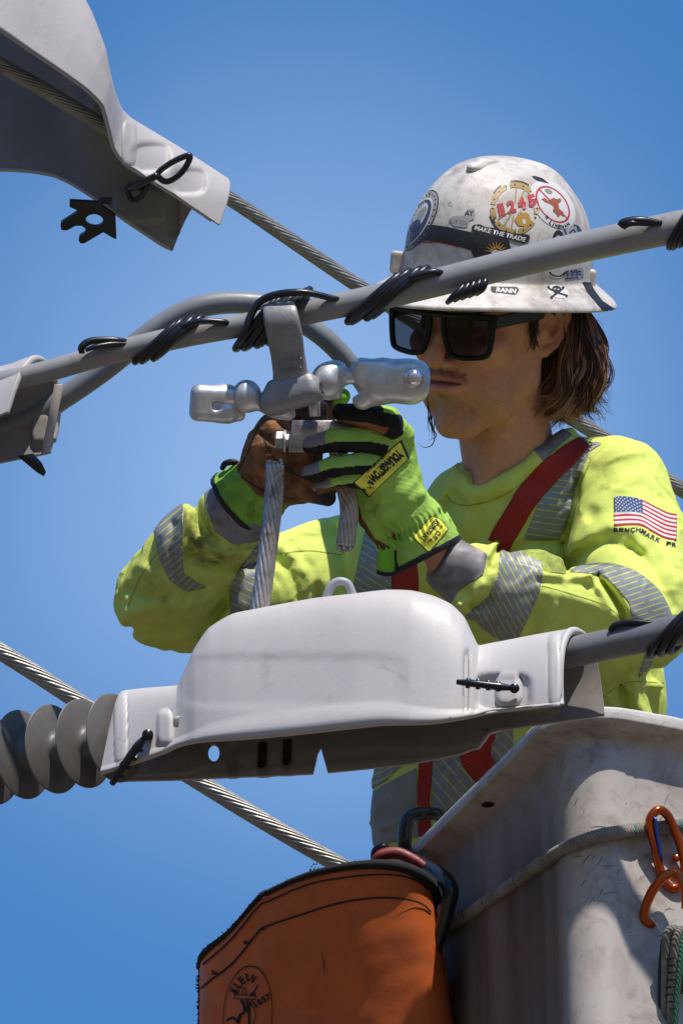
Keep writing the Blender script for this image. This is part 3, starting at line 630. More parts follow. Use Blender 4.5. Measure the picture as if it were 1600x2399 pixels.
# ============================================================= STAR SHAPED HOT STICK TOOL
pt = [(412, 1188), (578, 1198), (592, 1212), (632, 1240), (684, 1276), (690, 1414), (676, 1412), (612, 1374), (500, 1440), (476, 1440), (466, 1424), (470, 1400), (504, 1378), (506, 1352), (484, 1336), (448, 1336), (396, 1364), (366, 1362), (358, 1344), (360, 1318), (454, 1258), (458, 1244), (412, 1224)]
pt = np.array(pt)*0.3954; hole = ellipse((560*0.3954, 1304*0.3954), 20.5, 14.5, 5, 30)
xs = np.arange(135, 280, 1.6); ys = np.arange(462, 576, 1.6); X, Y = np.meshgrid(xs, ys, indexing='ij'); V0 = np.column_stack([X.ravel(), Y.ravel(), np.full(X.size, 180.0)])
f = np.maximum(polyf(V0[:, 0], V0[:, 1], pt), -polyf(V0[:, 0], V0[:, 1], hole)); Vo, Fo, _ = cut_patch(V0, np.array(grid_faces(len(xs), len(ys))), np.tile([0, 0, -1.0], (len(V0), 1)), f, off=0)
# tilt the plate so that it has a real thick side
Vo[:, 2] += (Vo[:, 1]-515)*0.45
star = obj('star_tool', Vo, Fo, M_black, solid=14, smooth=False); tag(star, 'black star shaped cast tool with a round hole, hanging under the upper left cover', 'tool head')
V, F = tube([(222, 490, 175), (238, 470, 170), (262, 470, 168)], [7, 8, 8], 10, 12); obj('mount', V, F, M_black, star)
# ============================================================= POLYMER INSULATOR
ins = thing('suspension_insulator', 'dark grey insulator with a row of round sheds left of the large domed cover', 'insulator', (150, 1860, -820))
axd = np.array([72, -13, -58.0]); axn = axd/np.linalg.norm(axd); c0 = np.array([278, 1728, -855.0])
a1 = np.cross(axn, (0, 1.0, 0)); a1 /= np.linalg.norm(a1); a2 = np.cross(axn, a1); th = np.arange(64)*2*np.pi/64
core = c0-axd*6.2; V, F = tube([core, c0+axd*2.2], 30, 24, 12); obj('core', V, F, M_insul, ins)
for k in range(7):
    c = c0-axd*k; R = 106 if k % 1 == 0 else 95; rings = [(30, 22), (31, 12), (36, 5), (44, 1), (46, 0.5), (75, -4), (R-3, -9), (R-2.5, -9.2), (R-0.5, -10), (R, -11), (R-0.5, -12), (R-2.5, -12.6), (R-3, -12.7), (75, -9), (46, -7), (38, -9), (31, -14), (30, -20)]
    V = np.concatenate([c+axn*z+(np.cos(th)[:, None]*a1+np.sin(th)[:, None]*a2)*r for r, z in rings]); obj('shed', V, grid_faces(len(rings), 64, True), M_insul, ins)
    seam = [c+axn*(-18+0)+0*a1]
# ============================================================= THE LINE WORKER
M_skin = mat('skin', (0.5, 0.28, 0.18), 0.5, attr=True, var=0.16, vs=90, bump=0.35, bs=520, sss=0.10, spec=0.35)
M_shirt = mat('fluorescent yellow knit', (0.62, 0.72, 0.09), 0.85, attr=True, var=0.06, vs=24, bump=0.7, bs=620, spec=0.15, stain=(0.50, 0.56, 0.15), ss=14, st=(0.64, 0.9))
M_tape = mat('grey reflective tape', (0.235, 0.235, 0.245), 0.5, metal=0.15, var=0.14, vs=22, strip=((0.52, 0.62, 0.10), 15, 2.6, 0.0, 0), bump=0.1, bs=300)
M_tape2 = mat('plain reflective tape', (0.25, 0.23, 0.235), 0.55, metal=0.1, var=0.3, vs=26, stain=(0.09, 0.08, 0.07), ss=30, st=(0.5, 0.68), bump=0.2, bs=260)
M_strap = mat('red webbing', (0.42, 0.022, 0.014), 0.75, var=0.15, vs=30, bump=0.2, bs=300, strip=((0.24, 0.012, 0.010), 6, 1.8, 0.0, 0))
M_glove = mat('glove fabric', (0.3, 0.7, 0.05), 0.8, attr=True, var=0.12, vs=45, bump=0.5, bs=480, spec=0.25)
M_leather = mat('worn brown leather', (0.1, 0.05, 0.025), 0.75, attr=True, var=0.35, vs=34, bump=1.0, bs=170, stain=(0.05, 0.028, 0.016), ss=22, st=(0.50, 0.72), spec=0.3)
M_trim = mat('black glove binding', (0.008, 0.008, 0.010), 0.6)
M_hat = mat('scuffed white hard hat shell', (0.60, 0.555, 0.505), 0.5, var=0.14, vs=18, stain=(0.24, 0.19, 0.14), ss=17, st=(0.47, 0.68), bump=0.12, bs=110, scratch=(0.42, 0.37, 0.32))
M_hair = mat('brown wavy hair', (0.05, 0.02, 0.01), 0.42, attr=True, spec=0.45)
M_frame = mat('glossy black frame', (0.004, 0.004, 0.005), 0.34, spec=0.3)
def n3(v): v = np.asarray(v, float); return v/np.linalg.norm(v)
# head frame
O = np.array([1133.0, 753.0, 0.0]); yaw = R_(32)
Fh = n3([-math.sin(yaw), 0.075, -math.cos(yaw)]); Lh = np.array([math.cos(yaw), 0.095, -math.sin(yaw)]); Lh = n3(Lh-Fh*Lh.dot(Fh)); Uh = n3(np.cross(Fh, Lh)); 
if Uh[1] > 0: Uh = -Uh
HM = np.array([Lh, Fh, Uh])
def H(p): return O+np.asarray(p, float).reshape(-1, 3).dot(HM)      # head-local -> px
def toH(P): return (P-O).dot(HM.T)
person = thing('person', 'line worker in white stickered hard hat, dark sunglasses, yellow shirt and green gloves working overhead', 'person', (1240, 2300, 200))
ARM_R = [(900, 1330, 10, 86), (380, 1402, -330, 70), (590, 1180, -560, 48), (640, 1110, -590, 44)]
ARM_L = [(1455, 1160, 60, 92), (1500, 1460, -330, 74), (1060, 1330, -600, 50), (985, 1215, -635, 42)]
def headf(P):
    q = toH(P); s = np.array([1, 1, 1.0]); a = q.copy(); a[:, 0] = np.abs(a[:, 0])
    f = ell(a, (0, -30, 60), (146, 182, 160)); f = smin(f, ell(a, (0, 55, -55), (116, 122, 140)), 40)
    f = smin(f, chain(a, [(97, -16, -128, 33), (74, 48, -194, 33), (20, 98, -235, 30), (0, 104, -237, 30)], 20), 46)
    f = smin(f, cone(a, (102, -34, -30), (97, -16, -128), 42, 36), 44)
    f = smin(f, ell(a, (84, 112, -46), (40, 44, 34)), 34); f = smin(f, ell(a, (0, 140, 32), (92, 42, 26)), 26)
    f = smin(f, ell(a, (0, 134, -128), (58, 50, 52)), 30); f = smin(f, ell(a, (64, 82, -146), (46, 50, 60)), 34)
    f = smax(f, -ell(a, (60, 186, 0), (32, 26, 21)), 22); f = smin(f, ell(a, (60, 140, -3), (26, 26, 24)), 5)
    f = smin(f, chain(a, [(0, 160, 12, 15), (0, 184, -28, 16), (0, 206, -62, 17), (0, 213, -78, 18)], 12), 14)
    f = smin(f, ell(a, (22, 186, -84), (15, 20, 13)), 9); f = smin(f, cone(a, (0, 200, -92), (0, 184, -100), 9, 12), 8)
    f = smax(f, -ell(a, (11, 203, -99), (6.5, 9, 7)), 4)
    f = smin(f, chain(a, [(0, 187, -115, 12.5), (12, 187, -113, 12.5), (34, 175, -119, 10.5), (58, 142, -130, 4)], 5), 9)
    f = smin(f, chain(a, [(0, 184, -144, 15.5), (22, 178, -143, 13.5), (54, 143, -133, 5)], 5), 9)
    f = smax(f, -chain(a, [(0, 198, -129, 5), (24, 189, -129, 5), (50, 158, -131, 2.5)], 3), 4)
    f = smax(f, -ell(a, (0, 196, -164), (34, 16, 9)), 16); f = smin(f, ell(a, (0, 124, -206), (24, 24, 28)), 28)
    # ear
    a = a+np.array([0, 50, 0])
    e = chain(a, [(146, 12, -60, 14), (160, -8, -44, 10), (168, -36, -14, 9), (171, -47, 22, 9), (166, -36, 48, 9), (160, -10, 60, 9), (154, 14, 46, 8), (150, 22, 22, 7)], 5)
    g = ell(a, (148, -12, 4), (10, 40, 58)); g = smin(g, chain(a, [(157, 4, -30, 7), (164, -22, -6, 8), (165, -26, 22, 8), (160, -8, 42, 7)], 6), 7); g = smin(g, ell(a, (152, 18, -6), (9, 9, 13)), 6)
    g = smax(g, -ell(a, (164, 2, 4), (17, 15, 24)), 5)
    f = smin(f, smin(e, g, 5), 8)
    n = cone(P, H((0, -50, -90))[0], (1198, 1112, 100), 108, 110); n = smin(n, cone(P, H((80, -30, -110))[0], (1130, 1150, 0), 26, 26), 40)
    return smin(f, n, 26)
def bodyf(P):
    f = headf(P)
    t = ell(P, (1230, 1400, 190), (300, 280, 130)); t = smin(t, ell(P, (1200, 1750, 260), (230, 330, 120)), 60)
    t = smin(t, smin(chain(P, ARM_R, 20), chain(P, ARM_L, 20), 5), 30)
    f = smin(f, t, 40)
    for w, tips in HANDS.items():
        for ch in tips: f = smin(f, chain(P, ch, 8), 12)
    return f
HANDS = {'R': [[(640, 1110, -590, 40), (672, 1040, -600, 46)], [(680, 1010, -600, 22), (688, 960, -625, 20), (700, 935, -640, 16)], [(690, 1130, -610, 22), (745, 1152, -635, 17)]],
         'L': [[(985, 1215, -635, 40), (915, 1090, -655, 48)], [(930, 1010, -690, 20), (880, 975, -745, 18), (815, 965, -752, 14)], [(895, 1040, -700, 20), (800, 1034, -755, 16), (735, 1044, -750, 12)], [(880, 1085, -705, 18), (800, 1092, -755, 15), (730, 1106, -750, 12)], [(865, 1120, -700, 16), (790, 1128, -745, 13), (750, 1138, -740, 11)]]}
def gax(lo, a, b, hi, hf, hc): return np.unique(np.round(np.concatenate([np.arange(lo, a, hc), np.arange(a, b, hf), np.arange(b, hi+hc, hc)]), 3))
V, F = nets(bodyf, gax(260, 950, 1345, 1640, 2.7, 11), gax(560, 735, 1060, 2110, 2.7, 11), gax(-830, -235, 60, 400, 2.9, 11), margin=22)
q = toH(V); N = normals(V, F)
base = np.tile(np.array([0.63, 0.30, 0.18]), (len(V), 1))
def g3(c, r): return np.exp(-(((q-np.array(c))/np.array(r))**2).sum(1))
def blend(c, g): 
    global base
    base = base*(1-g[:, None])+np.array(c)*g[:, None]
ab = np.abs(q[:, 0])
blend((0.58, 0.21, 0.14), 0.5*(g3((88, 120, -95), (34, 60, 34))+g3((-88, 120, -95), (34, 60, 34)))); blend((0.45, 0.17, 0.12), 0.35*g3((0, 210, -75), (26, 40, 24)))
blend((0.27, 0.155, 0.10), 0.7*np.clip(0.75+0.5*wob(V, 3.5, 66), 0.2, 1.2)*np.clip(g3((0, 150, -200), (85, 60, 34))+g3((0, 170, -170), (30, 40, 20))*0.7, 0, 1)); blend((0.20, 0.11, 0.07), 0.6*g3((0, 180, -164), (20, 30, 10)))
blend((0.26, 0.15, 0.09), 0.5*np.clip(0.75+0.5*wob(V, 3.5, 67), 0.2, 1.2)*(g3((80, 80, -165), (50, 80, 46))+g3((-80, 80, -165), (50, 80, 46))))
blend((0.60, 0.19, 0.15), 0.95*np.clip(np.exp(-((q[:, 2]+129)/19)**4)*np.exp(-(ab/54)**4)*(q[:, 1] > 140), 0, 1))
blend((0.05, 0.02, 0.018), np.clip(np.exp(-((q[:, 2]+129)/5)**2)*np.exp(-(ab/48)**4)*(q[:, 1] > 130), 0, 1))
blend((0.085, 0.045, 0.028), 0.9*np.clip(np.exp(-((q[:, 2]+104-0.0*ab+0.0045*ab**2)/10.5)**2)*np.exp(-(ab/58)**6)*(q[:, 1] > 130)*np.clip(0.8+0.3*wob(V, 5, 61), 0, 1), 0, 1))
blend((0.40, 0.15, 0.10), 0.5*np.clip((ab-150)/14, 0, 1)*(q[:, 2] > -80)*(q[:, 2] < 80)*(q[:, 1] < -10))
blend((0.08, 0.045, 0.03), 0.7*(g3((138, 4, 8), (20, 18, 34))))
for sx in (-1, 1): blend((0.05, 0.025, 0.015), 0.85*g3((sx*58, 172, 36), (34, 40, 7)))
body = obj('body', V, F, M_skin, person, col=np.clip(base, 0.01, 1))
# moustache, brows, sideburn as real hairs
M_fh = mat('dark facial hair', (0.045, 0.024, 0.015), 0.5)
def hairs(nm, c0_, c1_, n, ln, dr, sp, r=0.7):
    hp = []
    for k in range(n):
        t = rnd.random(); p = np.array(c0_)*(1-t)+np.array(c1_)*t+nr.normal(size=3)*np.array(sp); d = n3(np.array(dr)+nr.normal(size=3)*0.35); e = p+d*ln*rnd.uniform(0.6, 1.2)
        A = H([p, (p+e)/2, e]); hp.append(tube(A, [r, r, 0.3], 4, 4, caps=False))
    V, F = cat(hp); obj(nm, V, F, M_fh, person)['kind'] = 'stuff'
for sx in (-1, 1):
    hairs('moustache', (sx*4, 191, -99), (sx*54, 158, -115), 120, 10, (sx*0.6, 0.1, -0.7), (4, 2, 4.5)); hairs('eyebrow', (sx*28, 174, 33), (sx*88, 146, 38), 120, 15, (sx*0.8, 0.0, 0.25), (2, 3, 3.5)); hairs('sideburn', (sx*141, 4, 22), (sx*141, 0, -30), 260, 16, (0, 0.05, -1), (3, 9, 8))


# ------------------------------------------------------------- hair
V_, F_, C_ = [], [], []; cnt = 0
def lock(G, r0, colr, nseg=18):
    global cnt
    C = spline(G, nseg); rr = r0*np.interp(np.linspace(0, 1, nseg), [0, 0.12, 0.6, 1], [0.5, 1, 0.85, 0.12])
    V, F = tube(C, rr, 6, raw=True, caps=False, flat=0.6); V_.append(V); F_.extend([[a+cnt for a in f] for f in F]); cnt += len(V)
    t = np.repeat(np.linspace(0, 1, nseg), 6)[:, None]; C_.append(np.array(colr)[None]*(1+0.9*t**1.5))
for ck in range(46):
    # clumps hang from a ring round the back and side of the head just under the hat and end in loose curls
    a = rnd.uniform(-0.10, 1.30); dp = rnd.random()**0.5; out = n3([math.cos(a), -math.sin(a)-0.35, 0]); sd = n3([-out[1], out[0], 0]); front = a < 0.22
    root = np.array([146*math.cos(a), -34-180*math.sin(a), rnd.uniform(20, 70)]); root[:2] *= 0.84+0.16*dp; ph = rnd.uniform(0, 6.28); ph2 = rnd.uniform(0, 6.28); ln = rnd.uniform(225, 335)*(1-0.12*dp*rnd.random()); turn = rnd.choice((-1, 1, 1)); G = []
    for j in range(12):
        t = j/11; curl = max(0, t-0.60)/0.40; fl = (34*math.sin(min(t, 0.7)*2.2)+66*t**1.1)*(0.30+0.70*dp)*(0.3 if front else 1)
        p = root+out*(fl-26*curl**2*turn)+np.array([0, -8*t, -ln*(t-0.20*curl*curl)]); am = 2+15*t
        p += sd*am*math.sin(t*8.5+ph)+out*am*0.8*math.cos(t*7.5+ph2)
        if front: p += np.array([-10, -54-22*min(1, 1.3*t), 0])
        G.append(p)
    G = np.array(G); c = rnd.choice([(0.028, 0.012, 0.007), (0.042, 0.018, 0.010), (0.060, 0.028, 0.014), (0.095, 0.048, 0.025), (0.13, 0.068, 0.036)])
    for h in range(26):
        of = nr.normal(size=3)*np.array([6.5, 6.5, 5]); sp_ = np.array([0.9, 1.0, 1.05, 1.1, 1.1, 1.0, 0.9, 0.75, 0.62, 0.5, 0.4, 0.35])[:, None]; k_ = rnd.uniform(0.7, 1.35)
        G2 = G+of*sp_+nr.normal(size=3)*np.linspace(0, 1, 12)[:, None]**2*rnd.uniform(0, 7); G2 = G2[:rnd.choice((11, 12, 12))]
        lock(H(G2), rnd.uniform(1.1, 2.5), tuple(q_*k_ for q_ in c), 24)
for ck in range(170):
    # the near side: full wavy locks from behind the ear down over the collar
    u = rnd.random(); dp = rnd.random(); root = np.array([1330+44*u-34*(dp > 0.55), 742+rnd.uniform(-22, 30), -10+150*dp]); ex = 1268+94*u-16*(dp > 0.55)+rnd.uniform(-14, 14); ey = 1022-36*abs(u-0.45)+rnd.uniform(-60, 6); ph = rnd.uniform(0, 6.28); ph2 = rnd.uniform(0, 6.28); G = []; crl = rnd.choice((-1, 1))*rnd.uniform(8, 34)
    for j in range(13):
        t = j/12; bul = math.sin(math.pi*min(1, t*1.05))*(8+38*u); am = 2+12*t; cu_ = max(0, t-0.72)/0.28
        G.append([root[0]*(1-t)+ex*t+bul+am*math.sin(t*9+ph)+crl*cu_*cu_, root[1]*(1-t)+ey*t-18*cu_*cu_*abs(crl)/14, root[2]+10*math.sin(t*3)*(1-2*dp)*-1+am*math.cos(t*8+ph2)-14*t])
    G = np.array(G); c = rnd.choice([(0.045, 0.018, 0.010), (0.075, 0.031, 0.016), (0.12, 0.053, 0.026), (0.18, 0.085, 0.043), (0.25, 0.13, 0.07)])
    for h in range(20):
        of = nr.normal(size=3)*np.array([6, 4, 6]); sp_ = np.interp(np.arange(13), [0, 3, 8, 12], [0.8, 1.1, 1.0, 0.45])[:, None]; k_ = rnd.uniform(0.7, 1.35)
        G2 = G+of*sp_+nr.normal(size=3)*np.linspace(0, 1, 13)[:, None]**2*rnd.uniform(0, 9); lock(G2[:rnd.choice((11, 12, 13, 13))], rnd.uniform(1.0, 2.2), tuple(q_*k_ for q_ in c), 24)
for h in range(130):   # flyaways
    x0, y0 = rnd.uniform(1345, 1400), rnd.uniform(740, 960); d_ = rnd.uniform(18, 60); lock([(x0, y0, 50), (x0+d_*0.5, y0+d_*rnd.uniform(0.1, 0.6), 50), (x0+d_*0.8, y0+d_*rnd.uniform(0.5, 1.4), 50)], 0.6, (0.06, 0.028, 0.015), 8)
for k in range(300):   # right side of his head, seen as tips past the far jaw
    a = rnd.uniform(-0.05, 0.7); root = np.array([-132*math.cos(a), -20-170*math.sin(a), rnd.uniform(20, 70)]); G = []; ph = rnd.uniform(0, 6)
    ln = rnd.uniform(215, 315); ex = rnd.uniform(0, 20)
    for j in range(7):
        t = j/6; G.append(root+np.array([-14*math.sin(t*2.6)+4*math.sin(t*8+ph)+14*t, 26*t+ex*t+4*math.cos(t*7+ph), -ln*t]))
    lock(H(G), rnd.uniform(1.8, 3.4), rnd.choice([(0.05, 0.022, 0.013), (0.09, 0.042, 0.022)]))
for G in ([(1000, 930, -60), (1006, 985, -60), (1018, 1020, -62), (1012, 1042, -62), (993, 1048, -62), (978, 1036, -62)], [(1002, 940, -50), (1014, 1000, -50), (1022, 1022, -50), (1000, 1032, -50)],
          [(1340, 735, 60), (1370, 750, 60), (1392, 758, 60), (1402, 757, 60)], [(1345, 745, 60), (1380, 770, 60), (1402, 772, 60)], [(1340, 780, 60), (1390, 800, 60), (1424, 850, 60), (1430, 866, 60)]):
    lock(G, 1.7, (0.05, 0.022, 0.012), 24)
V = np.concatenate(V_); obj('hair', V, F_, M_hair, person, col=np.clip(np.concatenate(C_), 0, 1))
# ------------------------------------------------------------- hard hat
Oh = np.array([1160.0, 700.0, 43.0]); Fb = n3([-math.sin(yaw), 0.02, -math.cos(yaw)]); Lb = np.array([math.cos(yaw), 0.105, -math.sin(yaw)]); Lb = n3(Lb-Fb*Lb.dot(Fb)); Ub = np.cross(Fb, Lb); Ub = -Ub if Ub[1] > 0 else Ub
BM = np.array([Lb, Fb, Ub])
def HB(p): return Oh+np.asarray(p, float).reshape(-1, 3).dot(BM)
prof = [(1.0, -4), (1.004, 0), (0.995, 7), (0.965, 17), (0.92, 27), (0.875, 37), (0.83, 47), (0.80, 53), (0.787, 60), (0.782, 80), (0.775, 115), (0.762, 150), (0.728, 185), (0.675, 222), (0.60, 254), (0.51, 281), (0.41, 302), (0.31, 316), (0.20, 325), (0.10, 329), (0.0, 330)]
nt_ = 200; th = np.arange(nt_)*2*np.pi/nt_; pr = spline(np.array([(a, b, 0) for a, b in prof]), 90)[:, :2]; V = []
for rho, z in pr:
    lx = 266*rho*np.cos(th); fy = 328*rho*np.sin(th)*(1+0.20*np.clip((52-z)/46, 0, 1)*(np.sin(th) > 0)*np.abs(np.sin(th))); zz = np.full(nt_, z)
    d = np.clip((z-60)/60, 0, 1); r3 = 8*np.exp(-(lx/34)**2)*np.clip((fy+40)/160, 0, 1)*np.clip((z-110)/120, 0, 1)   # centre ridge, front
    r3 += 7*(np.exp(-((np.abs(lx)-78-0.12*np.maximum(fy, 0))/22)**2))*np.clip((z-200)/80, 0, 1)*(np.abs(fy) < 230)
    r3 += 6/(1+np.exp(np.clip((np.abs(lx)-64)/6, -40, 40)))*np.clip((z-150)/110, 0, 1)*np.clip((fy+220)/60, 0, 1); zz = zz+r3; V.append(np.column_stack([lx, fy, zz]))
    if z < 52: V[-1][:, 2] += 9*(np.sin(th) > 0)*np.sin(th)**6*(-1)
V = np.concatenate(V); Fq = np.array(grid_faces(len(pr), nt_, True)); helmet = obj('hard_hat', HB(V), Fq[:, ::-1], M_hat, person, solid=5, soff=-1)
PX['helmet_px'] = PX[helmet.name]
def knob(P): p = (P-Oh).dot(BM.T); return smin(ell(p, (0, 70, 326), (32, 44, 12)), ell(p, (0, 105, 312), (24, 56, 18)), 18)
kc = HB([(0, 70, 335)])[0]; V, F = nets(knob, ax(kc[0]-80, kc[0]+80, 3), ax(kc[1]-60, kc[1]+60, 3), ax(kc[2]-110, kc[2]+110, 3)); obj('crown_knob', V, F, M_hat, helmet)
for s_ in (-1, 1):
    c = HB([(s_*212*0.80/0.80, -s_*-100*-1.0, 82)])[0] if False else None
for c, nm in (((934, 614, 20), 'left'), ((1376, 656, 70), 'right')):
    def slot(P, c=c): return box(P, c, (20, 27, 40), np.array([[0.99, 0.1, 0], [-0.1, 0.99, 0], [0, 0, 1]]), 9)
    V, F = nets(slot, ax(c[0]-30, c[0]+30, 3), ax(c[1]-45, c[1]+45, 3), ax(c[2]-50, c[2]+50, 3)); obj('accessory_slot', V, F, M_hat, helmet)
V = np.column_stack([250*np.cos(th[::4]), 305*np.sin(th[::4]), np.full(50, 14)]); obj('headband', *tube(HB(np.column_stack([150*np.cos(th[::5]), -20+190*np.sin(th[::5]), np.full(40, 30)])), 12, 8, raw=True, closed=True), M_trim, helmet)
# ---- stickers
def flat(name, c, r=0.5): return mat(name, c, r, var=0.08, vs=60)
K_ = flat('black sticker ink', (0.012, 0.012, 0.013)); Wt = flat('white sticker', (0.62, 0.60, 0.58)); Rd = flat('red ink', (0.42, 0.03, 0.035)); Gd = flat('worn gold ink', (0.38, 0.25, 0.08)); Nv = flat('navy ink', (0.045, 0.06, 0.11)); Gy = flat('grey sticker', (0.33, 0.32, 0.31)); Br = flat('brown ink', (0.30, 0.09, 0.035)); Yl = flat('amber ink', (0.48, 0.26, 0.03)); Gn = flat('faded green ink', (0.22, 0.25, 0.21))
def st_poly(pts, m, lift, par, n=0, name='print', step=5): V2, F2 = fillpoly(pts, step, n); return decal(name, helmet, V2, F2, m, lift, par)
def st_text(s, c, h, w, ang, m, lift, par, bold=0.02, skew=0): V2, F2 = text2(s, c, h, w, ang, bold, skew); return decal('lettering', helmet, V2, F2, m, lift, par)
def st_line(P, w, m, lift, par, n=20): V2, F2 = line2(P, w, n); return decal('print', helmet, V2, F2, m, lift, par)
def st_ring(m, lift, par, *a): V2, F2 = ringm(*a); return decal('print', helmet, V2, F2, m, lift, par)
HP = helmet
# round seal on the left flank
sa = -62
st_poly(ellipse((981, 516), 80, 31, sa, 50), K_, 1.5, HP, name='sticker'); st_poly(ellipse((981, 516), 77, 28.5, sa, 50), Gy, 1.9, HP); st_poly(ellipse((979, 517), 62, 22, sa, 50), Wt, 2.2, HP); st_poly(ellipse((978, 518), 58, 20, sa, 50), Nv, 2.5, HP); st_poly(ellipse((984, 505), 34, 11, sa, 40), Wt, 2.8, HP); st_poly(ellipse((986, 503), 25, 7, sa+4, 30), Gy, 3.1, HP); st_poly(ellipse((972, 528), 18, 9, sa+10, 30), Nv, 3.4, HP)
for k in range(26):
    t = k/26*2*math.pi; c = np.array([980, 516])+np.array([70*math.cos(t)*math.cos(R_(sa))-25.5*math.sin(t)*math.sin(R_(sa)), 70*math.cos(t)*math.sin(R_(sa))+25.5*math.sin(t)*math.cos(R_(sa))])
    st_poly(ellipse(c, 3.2, 1.6, sa+math.degrees(t), 8), K_, 2.3, HP, step=2)
# black tape band with a red edge
st_line([(990, 567), (1020, 566), (1050, 571), (1075, 578)], 3.5, Rd, 1.5, HP)
band = [(960, 574), (975, 552), (1000, 527), (1016, 526), (1051, 531), (1104, 543), (1136, 552), (1142, 580), (1118, 592), (1093, 583), (1047, 569), (996, 562), (972, 575)]
st_poly(band, flat('black electrical tape', (0.016, 0.016, 0.018), 0.42), 2.0, HP, name='tape')
st_poly([(1096, 489), (1113, 487), (1111, 512), (1100, 516), (1093, 532), (1062, 528), (1050, 513), (1062, 505), (1086, 505)], Gy, 1.5, HP, name='sticker')
st_text('AY', (1099, 498), 12, 21, 4, K_, 2.0, HP); st_text('A19 526', (1073, 518), 9, 44, 7, Gn, 2.0, HP); st_text('C.', (1055, 475), 9, 12, 5, Gy, 1.6, HP)
# 1245 seal
c = (1206, 487)
for a0, a1, m in ((-175, -118, Gd), (-108, -40, Gd), (-35, 10, Gd), (30, 75, Gd), (80, 140, Gd), (150, 176, Gd)): st_ring(m, 1.6, HP, c, 58, 62, 5, 12, 14, a0, a1)
st_ring(K_, 1.4, HP, c, 62, 66, 5, 6, 14, -105, -62); st_ring(K_, 1.4, HP, c, 62, 66, 5, 6, 8, -150, -128); st_ring(K_, 1.4, HP, c, 62, 66, 5, 8, 12, 95, 160)
for k in range(16):
    t = k*22.5; p = (c[0]+52*math.cos(R_(t)), c[1]+56*math.sin(R_(t))); st_poly(ellipse(p, 3, 2, t, 8), flat('dark gold', (0.16, 0.10, 0.05)) if k == 0 else K_, 2.0, HP, step=2)
st_poly([(1204, 512), (1222, 498), (1238, 496), (1245, 520), (1240, 528), (1214, 528)], Yl, 1.7, HP); st_poly([(1224, 512), (1232, 512), (1232, 524), (1224, 524)], Wt, 2.0, HP, step=3)
for t in (100, 125, 150, -60, -85, 60, 35): st_line([(c[0]+14*math.cos(R_(t)), c[1]+14*math.sin(R_(t))), (c[0]+46*math.cos(R_(t)), c[1]+50*math.sin(R_(t)))], 3, Gd, 1.6, HP, 4)
for i, ch in enumerate('1245'): st_text(ch, (1174+i*24, 489-i*7), 26, 19 if ch != '1' else 15, -13, Rd, 2.4, HP, 0.06)
# MAKE THE TRADE banner with sunburst
st_poly([(1103, 536), (1108, 526), (1124, 524), (1138, 531), (1160, 533), (1200, 545), (1243, 549), (1240, 562), (1228, 570), (1195, 560), (1150, 553), (1112, 546)], K_, 2.6, HP, name='sticker')
st_text('MAKE THE TRADE', (1172, 546), 10.5, 122, 13.5, Wt, 3.2, HP, 0.03, 0.12)
st_poly([(1112, 552), (1190, 556), (1196, 578), (1200, 588), (1196, 602), (1180, 606), (1112, 606), (1104, 590)], K_, 2.4, HP, name='sticker')
for t in range(-170, 10, 20): st_line([(1163+9*math.cos(R_(t)), 590+9*math.sin(R_(t))), (1163+27*math.cos(R_(t)), 590+25*math.sin(R_(t)))], [4, 0.8], Yl, 3.0, HP, 4)
st_ring(K_, 1.8, HP, (1158, 632), 54, 54, 0, 7, 30, 150, 300); st_ring(Gy, 1.9, HP, (1158, 632), 46, 46, 0, 9, 30, 150, 300); st_ring(Nv, 2.0, HP, (1158, 632), 36, 36, 0, 6, 30, 150, 300); st_poly(ellipse((1160, 628), 26, 26, 0, 24), Wt, 1.8, HP)
st_poly([(1150, 590), (1160, 583), (1172, 588), (1176, 600), (1166, 596), (1164, 612), (1156, 612), (1154, 598)], Wt, 3.2, HP, step=3); st_poly([(1152, 594), (1164, 592), (1168, 602), (1160, 614), (1150, 608)], K_, 3.4, HP, step=3)
# round no-entry style sticker
c = (1295, 478); an = 50
st_poly(ellipse((c[0], c[1]), 66, 42, an, 40), Wt, 1.6, HP, name='sticker'); st_ring(Rd, 2.0, HP, c, 51, 31, an, 5, 50)
st_poly([(1268, 465), (1278, 462), (1284, 470), (1296, 462), (1306, 466), (1312, 462), (1316, 470), (1308, 476), (1310, 488), (1320, 496), (1322, 508), (1312, 502), (1308, 510), (1302, 500), (1294, 494), (1298, 484), (1290, 478), (1276, 472)], Br, 2.3, HP, step=3)
st_poly(ellipse((1285, 447), 10, 5.5, 25, 16), Gn, 2.2, HP, step=3); st_line([(1262, 441), (1330, 512)], 3, Rd, 2.6, HP, 6)
V2, F2 = text_path('N LINEMAN', [(1280, 505), (1288, 518), (1302, 527), (1320, 530), (1334, 522)], 8, 0.9, 0.05); decal('lettering', helmet, V2, F2, K_, 2.2, HP)
V2, F2 = text_path('NO SQUAD', [(1262, 432), (1280, 428), (1300, 436), (1318, 450)], 6, 0.8); decal('lettering', helmet, V2, F2, Nv, 2.2, HP) if False else None
st_poly([(1245, 410), (1258, 412), (1272, 417), (1288, 430), (1276, 427), (1262, 424), (1252, 418)], K_, 1.6, HP, name='tape', step=3)
